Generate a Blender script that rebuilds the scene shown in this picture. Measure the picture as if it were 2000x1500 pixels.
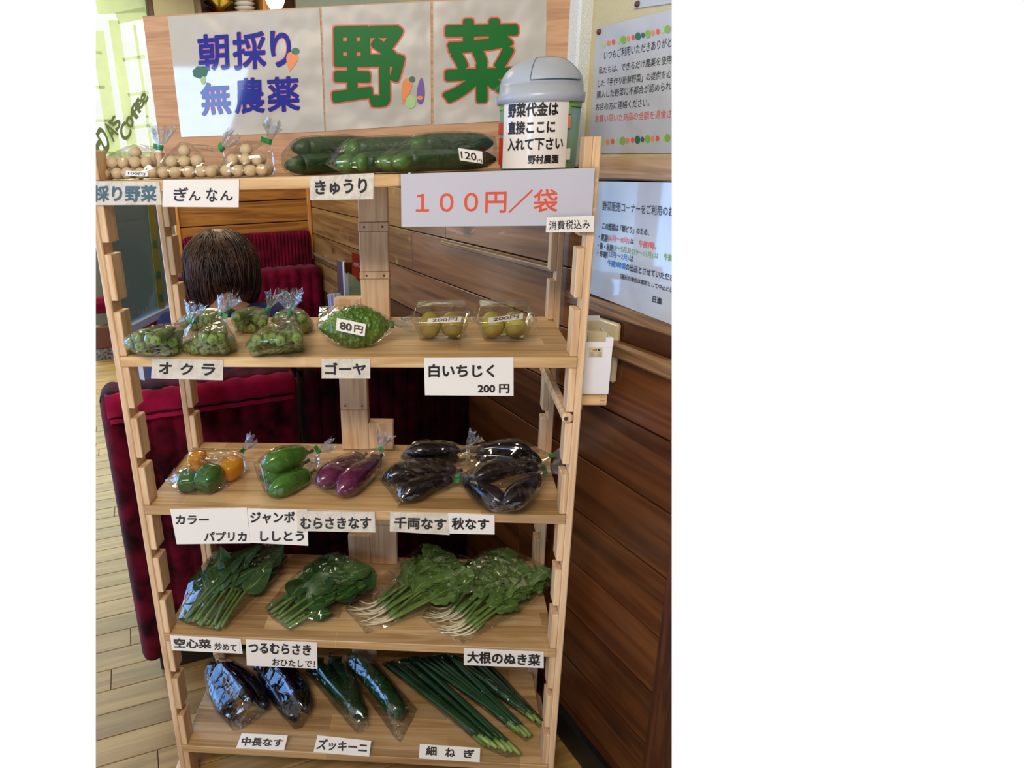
import bpy, bmesh, math, random
from mathutils import Vector, Matrix, noise
V = Vector
S = bpy.context.scene
COL = S.collection
for o in list(bpy.data.objects): bpy.data.objects.remove(o)

# ------------------------------------------------------------------ camera
# X runs along the rack's front, Y goes away from the viewer, Z is up; z = 0 is the top shelf, metres
F_PX = 1298.4118
CAM = V((0.57701, -1.09330, 0.02629))
YAW, PITCH, ROLL = 0.095396, 0.329017, -0.025999
FWD = V((-math.sin(YAW)*math.cos(PITCH), math.cos(YAW)*math.cos(PITCH), -math.sin(PITCH)))
_r = V((math.cos(YAW), math.sin(YAW), 0)); _u = _r.cross(FWD)
RIGHT = _r*math.cos(ROLL) + _u*math.sin(ROLL)
UP = -_r*math.sin(ROLL) + _u*math.cos(ROLL)
cd = bpy.data.cameras.new('camera'); cam = bpy.data.objects.new('camera', cd); COL.objects.link(cam)
cam.matrix_world = Matrix(((RIGHT.x, UP.x, -FWD.x, CAM.x), (RIGHT.y, UP.y, -FWD.y, CAM.y), (RIGHT.z, UP.z, -FWD.z, CAM.z), (0, 0, 0, 1)))
cd.sensor_width = 36; cd.lens = 36*F_PX/2000; cd.shift_x = 0.125; cd.clip_start = 0.02
S.camera = cam
# ------------------------------------------------------------------ world, lights, exposure
w = bpy.data.worlds.new('world'); S.world = w; w.use_nodes = True
bg = w.node_tree.nodes['Background']; bg.inputs[0].default_value = (1, 1, 1, 1); bg.inputs[1].default_value = 1.02
def area(name, loc, target, sx, sy, power, col):
    l = bpy.data.lights.new(name, 'AREA'); l.shape = 'RECTANGLE'; l.size = sx; l.size_y = sy; l.energy = power; l.color = col
    o = bpy.data.objects.new(name, l); COL.objects.link(o); o.location = loc
    o.rotation_euler = (V(target)-V(loc)).to_track_quat('-Z', 'Y').to_euler(); return o
area('daylight_window', (-1.05, -2.9, 0.30), (0.3, 0.1, -0.3), 0.9, 0.6, 30, (0.42, 0.66, 1.0))
area('daylight_window', (-2.15, 0.75, -0.2), (0.35, 0.1, -0.9), 1.8, 1.4, 66, (0.13, 0.40, 1.0))
area('daylight_window', (-2.3, 3.95, 0.55), (0.4, 1.6, -0.3), 1.5, 1.3, 70, (0.88, 1.0, 0.72))
area('ceiling_lamp', (0.2, -1.7, 1.12), (0.4, 0.2, -0.8), 0.9, 0.6, 56, (1.0, 0.88, 0.74))
area('ceiling_lamp', (-0.3, 1.3, 1.08), (-0.3, 1.3, -1), 0.6, 0.6, 10, (1.0, 0.82, 0.58))
area('ceiling_lamp', (-0.9, 3.0, 1.08), (-0.9, 3.2, -1), 0.6, 0.6, 14, (1.0, 0.85, 0.62))
S.view_settings.view_transform = 'Standard'; S.view_settings.look = 'None'
S.view_settings.exposure = 0.0; S.view_settings.gamma = 1; S.view_settings.use_curve_mapping = False

# ------------------------------------------------------------------ geometry helpers
ANG = -0.43914                                   # the room is turned against the rack
WD = V((math.sin(ANG), math.cos(ANG), 0))        # along the right wall, away from the viewer
WN = V((math.cos(ANG), -math.sin(ANG), 0))       # across the room, towards the right wall
Z = V((0, 0, 1)); FLOOR = -1.32; WALL = 0.875
PITCHZ, DEPTH = 0.0999, 0.3034
SH = [0.0, -3*PITCHZ, -6*PITCHZ, -9*PITCHZ, -12*PITCHZ]
def ray(px, py): return RIGHT*((px-750)/F_PX) - UP*((py-750)/F_PX) + FWD
def on(px, py, n, c):
    d = ray(px, py); return CAM + d*((c-n.dot(CAM))/n.dot(d))
def onY(px, py, y): return on(px, py, V((0, 1, 0)), y)
def onZ(px, py, z): return on(px, py, Z, z)
def onW(px, py, c=WALL): return on(px, py, WN, c)
def onU(px, py, u): return on(px, py, WD, u)
def R(n, u, z): return WN*n + WD*u + Z*z         # room coordinates to world

class MB:
    def __init__(s): s.v = []; s.f = []; s.uv = None
    def add(s, vs, fs):
        b = len(s.v); s.v += [V(p) for p in vs]; s.f += [tuple(i+b for i in f) for f in fs]; return s
    def box(s, lo, hi, M=None, bev=0.0, org=V((0, 0, 0))):
        """box in a frame M (3 axis vectors) with chamfered long edges"""
        ax = M or (V((1, 0, 0)), V((0, 1, 0)), Z)
        P = lambda a, b, c: org + ax[0]*a + ax[1]*b + ax[2]*c
        (x0, y0, z0), (x1, y1, z1) = lo, hi
        if bev <= 0:
            vs = [P(x, y, z) for z in (z0, z1) for (x, y) in ((x0, y0), (x1, y0), (x1, y1), (x0, y1))]
            return s.add(vs, [(3, 2, 1, 0), (4, 5, 6, 7), (0, 1, 5, 4), (1, 2, 6, 5), (2, 3, 7, 6), (3, 0, 4, 7)])
        tmp = bmesh.new(); vv = [tmp.verts.new(P(x, y, z)) for z in (z0, z1) for (x, y) in ((x0, y0), (x1, y0), (x1, y1), (x0, y1))]
        for f in [(3, 2, 1, 0), (4, 5, 6, 7), (0, 1, 5, 4), (1, 2, 6, 5), (2, 3, 7, 6), (3, 0, 4, 7)]: tmp.faces.new([vv[i] for i in f])
        bmesh.ops.bevel(tmp, geom=list(tmp.edges), offset=bev, segments=1, affect='EDGES')
        tmp.verts.index_update()
        s.add([v.co.copy() for v in tmp.verts], [[v.index for v in f.verts] for f in tmp.faces]); tmp.free(); return s
    def quadbox(s, q, n, t):
        """a flat card: quad q (TL,TR,BR,BL) with thickness t behind it, n = facing normal"""
        b = [p-n*t for p in q]
        return s.add(list(q)+b, [(3, 2, 1, 0), (4, 5, 6, 7), (0, 1, 5, 4), (1, 2, 6, 5), (2, 3, 7, 6), (3, 0, 4, 7)])
    def sweep(s, pts, rad, n=12, shape=None, cap=True, flat=1.0, up=None):
        """tube along pts, rad list; shape(angle, i) multiplies the radius"""
        pts = [V(p) for p in pts]; m = len(pts)
        t = (pts[1]-pts[0]).normalized(); a = (up or Z).cross(t)
        if a.length < 1e-3: a = V((1, 0, 0)).cross(t)
        a.normalize(); base = len(s.v)
        for i, p in enumerate(pts):
            t = (pts[min(i+1, m-1)]-pts[max(i-1, 0)]).normalized()
            a = (a - t*a.dot(t)).normalized(); b = t.cross(a)
            for k in range(n):
                th = 2*math.pi*k/n; r = rad[i]*(shape(th, i) if shape else 1)
                s.v.append(p + a*(math.cos(th)*r) + b*(math.sin(th)*r*flat))
        for i in range(m-1):
            for k in range(n):
                k2 = (k+1) % n
                s.f.append((base+i*n+k, base+i*n+k2, base+(i+1)*n+k2, base+(i+1)*n+k))
        if cap:
            s.f.append(tuple(base+k for k in range(n))[::-1]); s.f.append(tuple(base+(m-1)*n+k for k in range(n)))
        return s
    def lathe(s, c, prof, n=32, a0=0.0, a1=2*math.pi, ax=(V((1, 0, 0)), V((0, 1, 0)), Z)):
        full = abs(a1-a0-2*math.pi) < 1e-6; base = len(s.v); N = n if full else n+1
        for r, z in prof:
            for k in range(N):
                th = a0+(a1-a0)*k/n
                s.v.append(V(c)+ax[0]*(math.cos(th)*r)+ax[1]*(math.sin(th)*r)+ax[2]*z)
        for i in range(len(prof)-1):
            for k in range(n):
                k2 = (k+1) % N
                s.f.append((base+i*N+k, base+i*N+k2, base+(i+1)*N+k2, base+(i+1)*N+k))
        return s
    def ball(s, c, r, n=12, m=8, M=None):
        prof = [(max(1e-5, math.sin(math.pi*i/m)), -math.cos(math.pi*i/m)) for i in range(m+1)]
        b = len(s.v); s.lathe((0, 0, 0), prof, n)
        for i in range(b, len(s.v)):
            p = V((s.v[i].x*r[0], s.v[i].y*r[1], s.v[i].z*r[2])) if not isinstance(r, (int, float)) else s.v[i]*r
            s.v[i] = (M @ p if M else p) + V(c)
        return s
def tagp(o, label=None, cat=None, group=None, kind=None):
    if label: o['label'] = label
    if cat: o['category'] = cat
    if group: o['group'] = group
    if kind: o['kind'] = kind
    return o
def obj(name, mb, mat, parent=None, smooth=False, uv=None, mats=None):
    """one mesh object; its origin is its parent's, or the middle of its own base"""
    if parent is not None:
        org = V(parent['_org'])
    else:
        lo = V((min(v[i] for v in mb.v) for i in range(3))); hi = V((max(v[i] for v in mb.v) for i in range(3)))
        org = V(((lo.x+hi.x)/2, (lo.y+hi.y)/2, lo.z))
    me = bpy.data.meshes.new(name); me.from_pydata([tuple(v-org) for v in mb.v], [], mb.f); me.update()
    me.materials.append(mat)
    for x in (mats or []): me.materials.append(x)
    if smooth: me.polygons.foreach_set('use_smooth', [True]*len(me.polygons))
    o = bpy.data.objects.new(name, me); COL.objects.link(o)
    if parent is not None: o.parent = parent
    else: o.location = org
    o['_org'] = list(org)
    return o
def thing(name, loc, label, cat, group=None):
    o = bpy.data.objects.new(name, None); COL.objects.link(o); o.location = loc; o.empty_display_size = 0.03
    o['_org'] = list(loc); return tagp(o, label, cat, group)
def struct(name, mb, mat, parent=None, **k):
    o = obj(name, mb, mat, parent, **k)
    if parent is None: o['kind'] = 'structure'
    return o
def estruct(name, loc):
    o = bpy.data.objects.new(name, None); COL.objects.link(o); o.location = loc; o['_org'] = list(loc); o['kind'] = 'structure'; return o
def bez(p0, p1, p2, n):
    return [p0*((1-t)**2) + p1*(2*t*(1-t)) + p2*(t*t) for t in [i/(n-1) for i in range(n)]]
def recalc(o):
    b = bmesh.new(); b.from_mesh(o.data); bmesh.ops.recalc_face_normals(b, faces=list(b.faces)); b.to_mesh(o.data); b.free(); return o

# ------------------------------------------------------------------ materials
def srgb(c):
    c = c.lstrip('#'); v = [int(c[i:i+2], 16)/255 for i in (0, 2, 4)]
    return tuple([x/12.92 if x < .04045 else ((x+.055)/1.055)**2.4 for x in v]+[1])
def newmat(name):
    m = bpy.data.materials.new(name); m.use_nodes = True; nt = m.node_tree
    return m, nt, nt.nodes['Principled BSDF']
def plain(name, col, rough=.5, spec=.5, coat=0, bump=0, bscale=300, bdist=.002, metal=0, var=0, vscale=12, coatr=.05, sheen=0, col2=None):
    m, nt, b = newmat(name); N = nt.nodes.new; L = nt.links.new
    b.inputs['Base Color'].default_value = srgb(col); b.inputs['Roughness'].default_value = rough
    b.inputs['Specular IOR Level'].default_value = spec; b.inputs['Metallic'].default_value = metal
    b.inputs['Coat Weight'].default_value = coat; b.inputs['Coat Roughness'].default_value = coatr
    if sheen: b.inputs['Sheen Weight'].default_value = sheen
    tc = N('ShaderNodeTexCoord')
    nz = N('ShaderNodeTexNoise'); nz.inputs['Scale'].default_value = vscale; nz.inputs['Detail'].default_value = 4; L(tc.outputs['Object'], nz.inputs['Vector'])
    mx = N('ShaderNodeMix'); mx.data_type = 'RGBA'; c = srgb(col)
    mx.inputs['A'].default_value = c
    mx.inputs['B'].default_value = srgb(col2) if col2 else tuple([x*(1-(var or .06)) for x in c[:3]]+[1])
    rp = N('ShaderNodeMapRange'); rp.inputs['From Min'].default_value = .35; rp.inputs['From Max'].default_value = .65
    L(nz.outputs['Fac'], rp.inputs['Value']); L(rp.outputs['Result'], mx.inputs['Factor']); L(mx.outputs['Result'], b.inputs['Base Color'])
    if bump:
        n2 = N('ShaderNodeTexNoise'); n2.inputs['Scale'].default_value = bscale; L(tc.outputs['Object'], n2.inputs['Vector'])
        bp = N('ShaderNodeBump'); bp.inputs['Strength'].default_value = bump; bp.inputs['Distance'].default_value = bdist
        L(n2.outputs['Fac'], bp.inputs['Height']); L(bp.outputs['Normal'], b.inputs['Normal'])
    return m
def wood(name, c1, c2, c3, axis='X', rot=0.0, scale=1.0, rough=.5, knots=0.0, vary=.25, coat=0.0, staves=None, wear=None, rings=9.0):
    """grain runs along axis (after turning the coordinates by rot about Z); every object gets its own cut"""
    m, nt, b = newmat(name); N = nt.nodes.new; L = nt.links.new
    tc = N('ShaderNodeTexCoord'); oi = N('ShaderNodeObjectInfo')
    mp0 = N('ShaderNodeMapping'); mp0.inputs['Rotation'].default_value = (0, 0, -rot); L(tc.outputs['Object'], mp0.inputs['Vector'])
    add = N('ShaderNodeVectorMath'); add.operation = 'ADD'; L(mp0.outputs['Vector'], add.inputs[0])
    cmb = N('ShaderNodeCombineXYZ'); mul = N('ShaderNodeMath'); mul.operation = 'MULTIPLY'; mul.inputs[1].default_value = 37.0
    L(oi.outputs['Random'], mul.inputs[0])
    for i in range(3): L(mul.outputs[0], cmb.inputs[i])
    L(cmb.outputs[0], add.inputs[1])
    k = 1.5*scale; a = 26.0*scale
    sc = {'X': (k, a, a), 'Y': (a, k, a), 'Z': (a, a, k)}[axis]
    mp = N('ShaderNodeMapping'); mp.inputs['Scale'].default_value = sc; L(add.outputs[0], mp.inputs['Vector'])
    n1 = N('ShaderNodeTexNoise'); n1.inputs['Scale'].default_value = 1.0; n1.inputs['Detail'].default_value = 5; n1.inputs['Distortion'].default_value = 1.2; L(mp.outputs['Vector'], n1.inputs['Vector'])
    ml = N('ShaderNodeMath'); ml.operation = 'MULTIPLY'; ml.inputs[1].default_value = rings; L(n1.outputs['Fac'], ml.inputs[0])
    fr = N('ShaderNodeMath'); fr.operation = 'PINGPONG'; fr.inputs[1].default_value = 1.0; L(ml.outputs[0], fr.inputs[0])
    mp2 = N('ShaderNodeMapping'); mp2.inputs['Scale'].default_value = tuple(x*6 for x in sc); L(add.outputs[0], mp2.inputs['Vector'])
    n2 = N('ShaderNodeTexNoise'); n2.inputs['Scale'].default_value = 1.0; n2.inputs['Detail'].default_value = 3; L(mp2.outputs['Vector'], n2.inputs['Vector'])
    mixf = N('ShaderNodeMath'); mixf.operation = 'MULTIPLY_ADD'; mixf.inputs[1].default_value = .55; L(fr.outputs[0], mixf.inputs[0])
    m3 = N('ShaderNodeMath'); m3.operation = 'MULTIPLY'; m3.inputs[1].default_value = .45; L(n2.outputs['Fac'], m3.inputs[0]); L(m3.outputs[0], mixf.inputs[2])
    cr = N('ShaderNodeValToRGB'); e = cr.color_ramp.elements
    e[0].position = .12; e[0].color = srgb(c1); e[1].position = .85; e[1].color = srgb(c3)
    mid = e.new(.48); mid.color = srgb(c2); L(mixf.outputs[0], cr.inputs['Fac'])
    out = cr.outputs['Color']
    # every piece a little lighter or darker
    hv = N('ShaderNodeHueSaturation'); mr = N('ShaderNodeMapRange'); mr.inputs['To Min'].default_value = 1-vary; mr.inputs['To Max'].default_value = 1+vary*.6
    L(oi.outputs['Random'], mr.inputs['Value']); L(mr.outputs['Result'], hv.inputs['Value']); L(out, hv.inputs['Color']); out = hv.outputs['Color']
    if staves:      # glued laminated board: staves with tones of their own
        bk = N('ShaderNodeTexBrick'); bk.offset = .37; bk.inputs['Scale'].default_value = 1; bk.inputs['Mortar Size'].default_value = .0006
        bk.inputs['Brick Width'].default_value = staves[0]; bk.inputs['Row Height'].default_value = staves[1]; bk.inputs['Bias'].default_value = 0
        bk.inputs['Color1'].default_value = (1, 1, 1, 1); bk.inputs['Color2'].default_value = (.46, .40, .34, 1); bk.inputs['Mortar'].default_value = (1.0, .92, .8, 1)
        L(add.outputs[0], bk.inputs['Vector'])
        mm = N('ShaderNodeMix'); mm.data_type = 'RGBA'; mm.blend_type = 'MULTIPLY'; mm.inputs['Factor'].default_value = .75
        L(out, mm.inputs['A']); L(bk.outputs['Color'], mm.inputs['B']); out = mm.outputs['Result']
    if knots:
        mpk = N('ShaderNodeMapping'); mpk.inputs['Scale'].default_value = {'X': (3.2, 7, 7), 'Y': (7, 3.2, 7), 'Z': (7, 7, 3.2)}[axis]; L(add.outputs[0], mpk.inputs['Vector'])
        vo = N('ShaderNodeTexVoronoi'); vo.inputs['Scale'].default_value = 1.0; L(mpk.outputs['Vector'], vo.inputs['Vector'])
        kr = N('ShaderNodeMapRange'); kr.inputs['From Min'].default_value = .05; kr.inputs['From Max'].default_value = .16; kr.inputs['To Min'].default_value = knots; kr.inputs['To Max'].default_value = 0
        L(vo.outputs['Distance'], kr.inputs['Value'])
        mk = N('ShaderNodeMix'); mk.data_type = 'RGBA'; L(kr.outputs['Result'], mk.inputs['Factor']); L(out, mk.inputs['A']); mk.inputs['B'].default_value = srgb('#2a1810'); out = mk.outputs['Result']
    if wear:        # scuffs of bare wood
        nw = N('ShaderNodeTexNoise'); nw.inputs['Scale'].default_value = 30; nw.inputs['Detail'].default_value = 6; nw.inputs['Roughness'].default_value = .7
        mpw = N('ShaderNodeMapping'); mpw.inputs['Scale'].default_value = (1, 1, .35); L(add.outputs[0], mpw.inputs['Vector']); L(mpw.outputs['Vector'], nw.inputs['Vector'])
        wr = N('ShaderNodeMapRange'); wr.inputs['From Min'].default_value = .62; wr.inputs['From Max'].default_value = .68; wr.inputs['To Max'].default_value = .8; L(nw.outputs['Fac'], wr.inputs['Value'])
        mw = N('ShaderNodeMix'); mw.data_type = 'RGBA'; L(wr.outputs['Result'], mw.inputs['Factor']); L(out, mw.inputs['A']); mw.inputs['B'].default_value = srgb(wear); out = mw.outputs['Result']
    L(out, b.inputs['Base Color']); b.inputs['Roughness'].default_value = rough; b.inputs['Coat Weight'].default_value = coat; b.inputs['Coat Roughness'].default_value = .12
    bp = N('ShaderNodeBump'); bp.inputs['Strength'].default_value = .15; bp.inputs['Distance'].default_value = .001; L(mixf.outputs[0], bp.inputs['Height']); L(bp.outputs['Normal'], b.inputs['Normal'])
    return m
def film(name, tint=(.985, .99, .985), gloss=.012, crease=.45, scale=16, rough=.045):
    """clear plastic film: mostly see-through, sharp reflections broken by creases"""
    m, nt, b = newmat(name); N = nt.nodes.new; L = nt.links.new; nt.nodes.remove(b)
    tc = N('ShaderNodeTexCoord')
    nz = N('ShaderNodeTexNoise'); nz.inputs['Scale'].default_value = scale*.5; nz.inputs['Detail'].default_value = 2; L(tc.outputs['Object'], nz.inputs['Vector'])
    ad = N('ShaderNodeMix'); ad.data_type = 'VECTOR'; ad.inputs['Factor'].default_value = .12; L(tc.outputs['Object'], ad.inputs['A']); L(nz.outputs['Color'], ad.inputs['B'])
    vo = N('ShaderNodeTexVoronoi'); vo.feature = 'DISTANCE_TO_EDGE'; vo.inputs['Scale'].default_value = scale*1.5; L(ad.outputs['Result'], vo.inputs['Vector'])
    mi = N('ShaderNodeMath'); mi.operation = 'MINIMUM'; mi.inputs[1].default_value = .10; L(vo.outputs['Distance'], mi.inputs[0])
    n3 = N('ShaderNodeTexNoise'); n3.inputs['Scale'].default_value = scale*1.6; n3.inputs['Detail'].default_value = 1.5; L(tc.outputs['Object'], n3.inputs['Vector'])
    sm = N('ShaderNodeMath'); sm.operation = 'MULTIPLY_ADD'; sm.inputs[1].default_value = .28; L(n3.outputs['Fac'], sm.inputs[0]); L(mi.outputs[0], sm.inputs[2])
    bp = N('ShaderNodeBump'); bp.inputs['Strength'].default_value = crease; bp.inputs['Distance'].default_value = .02; L(sm.outputs[0], bp.inputs['Height'])
    tr = N('ShaderNodeBsdfTransparent'); tr.inputs[0].default_value = (*tint, 1)
    gl = N('ShaderNodeBsdfGlossy'); gl.inputs['Roughness'].default_value = rough; L(bp.outputs['Normal'], gl.inputs['Normal'])
    lw = N('ShaderNodeFresnel'); lw.inputs['IOR'].default_value = 1.5; L(bp.outputs['Normal'], lw.inputs['Normal'])
    am = N('ShaderNodeMath'); am.operation = 'MULTIPLY_ADD'; am.inputs[1].default_value = 1.0; am.inputs[2].default_value = gloss; am.use_clamp = True; L(lw.outputs[0], am.inputs[0])
    mn = N('ShaderNodeMath'); mn.operation = 'MINIMUM'; mn.inputs[1].default_value = .42; L(am.outputs[0], mn.inputs[0])
    mx = N('ShaderNodeMixShader'); L(mn.outputs[0], mx.inputs[0]); L(tr.outputs[0], mx.inputs[1]); L(gl.outputs[0], mx.inputs[2])
    L(mx.outputs[0], nt.nodes['Material Output'].inputs['Surface']); return m
def glass(name, tint, gl=.06, haze=0.0):
    m, nt, b = newmat(name); N = nt.nodes.new; L = nt.links.new; nt.nodes.remove(b)
    tr = N('ShaderNodeBsdfTransparent'); tr.inputs[0].default_value = (*tint, 1)
    g = N('ShaderNodeBsdfGlossy'); g.inputs['Roughness'].default_value = .02
    lw = N('ShaderNodeFresnel'); lw.inputs['IOR'].default_value = 1.4
    am = N('ShaderNodeMath'); am.operation = 'ADD'; am.use_clamp = True; am.inputs[1].default_value = gl-.03; L(lw.outputs[0], am.inputs[0])
    mx = N('ShaderNodeMixShader'); L(am.outputs[0], mx.inputs[0]); L(tr.outputs[0], mx.inputs[1]); L(g.outputs[0], mx.inputs[2])
    if haze:  # diffuse share painted in as a pale haze over the dark reflection
        df = N('ShaderNodeBsdfDiffuse'); df.inputs[0].default_value = (.40, .38, .26, 1); m2 = N('ShaderNodeMixShader'); m2.inputs[0].default_value = haze
        L(mx.outputs[0], m2.inputs[1]); L(df.outputs[0], m2.inputs[2]); mx = m2
    L(mx.outputs[0], nt.nodes['Material Output'].inputs['Surface']); return m
def velvet(name, c1, c2):
    m = plain(name, c1, rough=.9, spec=.04, var=.35, vscale=16, bump=.3, bscale=500, sheen=.06, col2=c2); return m
def emit(name, col, s):
    m, nt, b = newmat(name); b.inputs['Base Color'].default_value = srgb(col)
    b.inputs['Emission Color'].default_value = srgb(col); b.inputs['Emission Strength'].default_value = s; return m
RA = math.atan2(WD.y, WD.x); RB = math.atan2(WN.y, WN.x)
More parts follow.
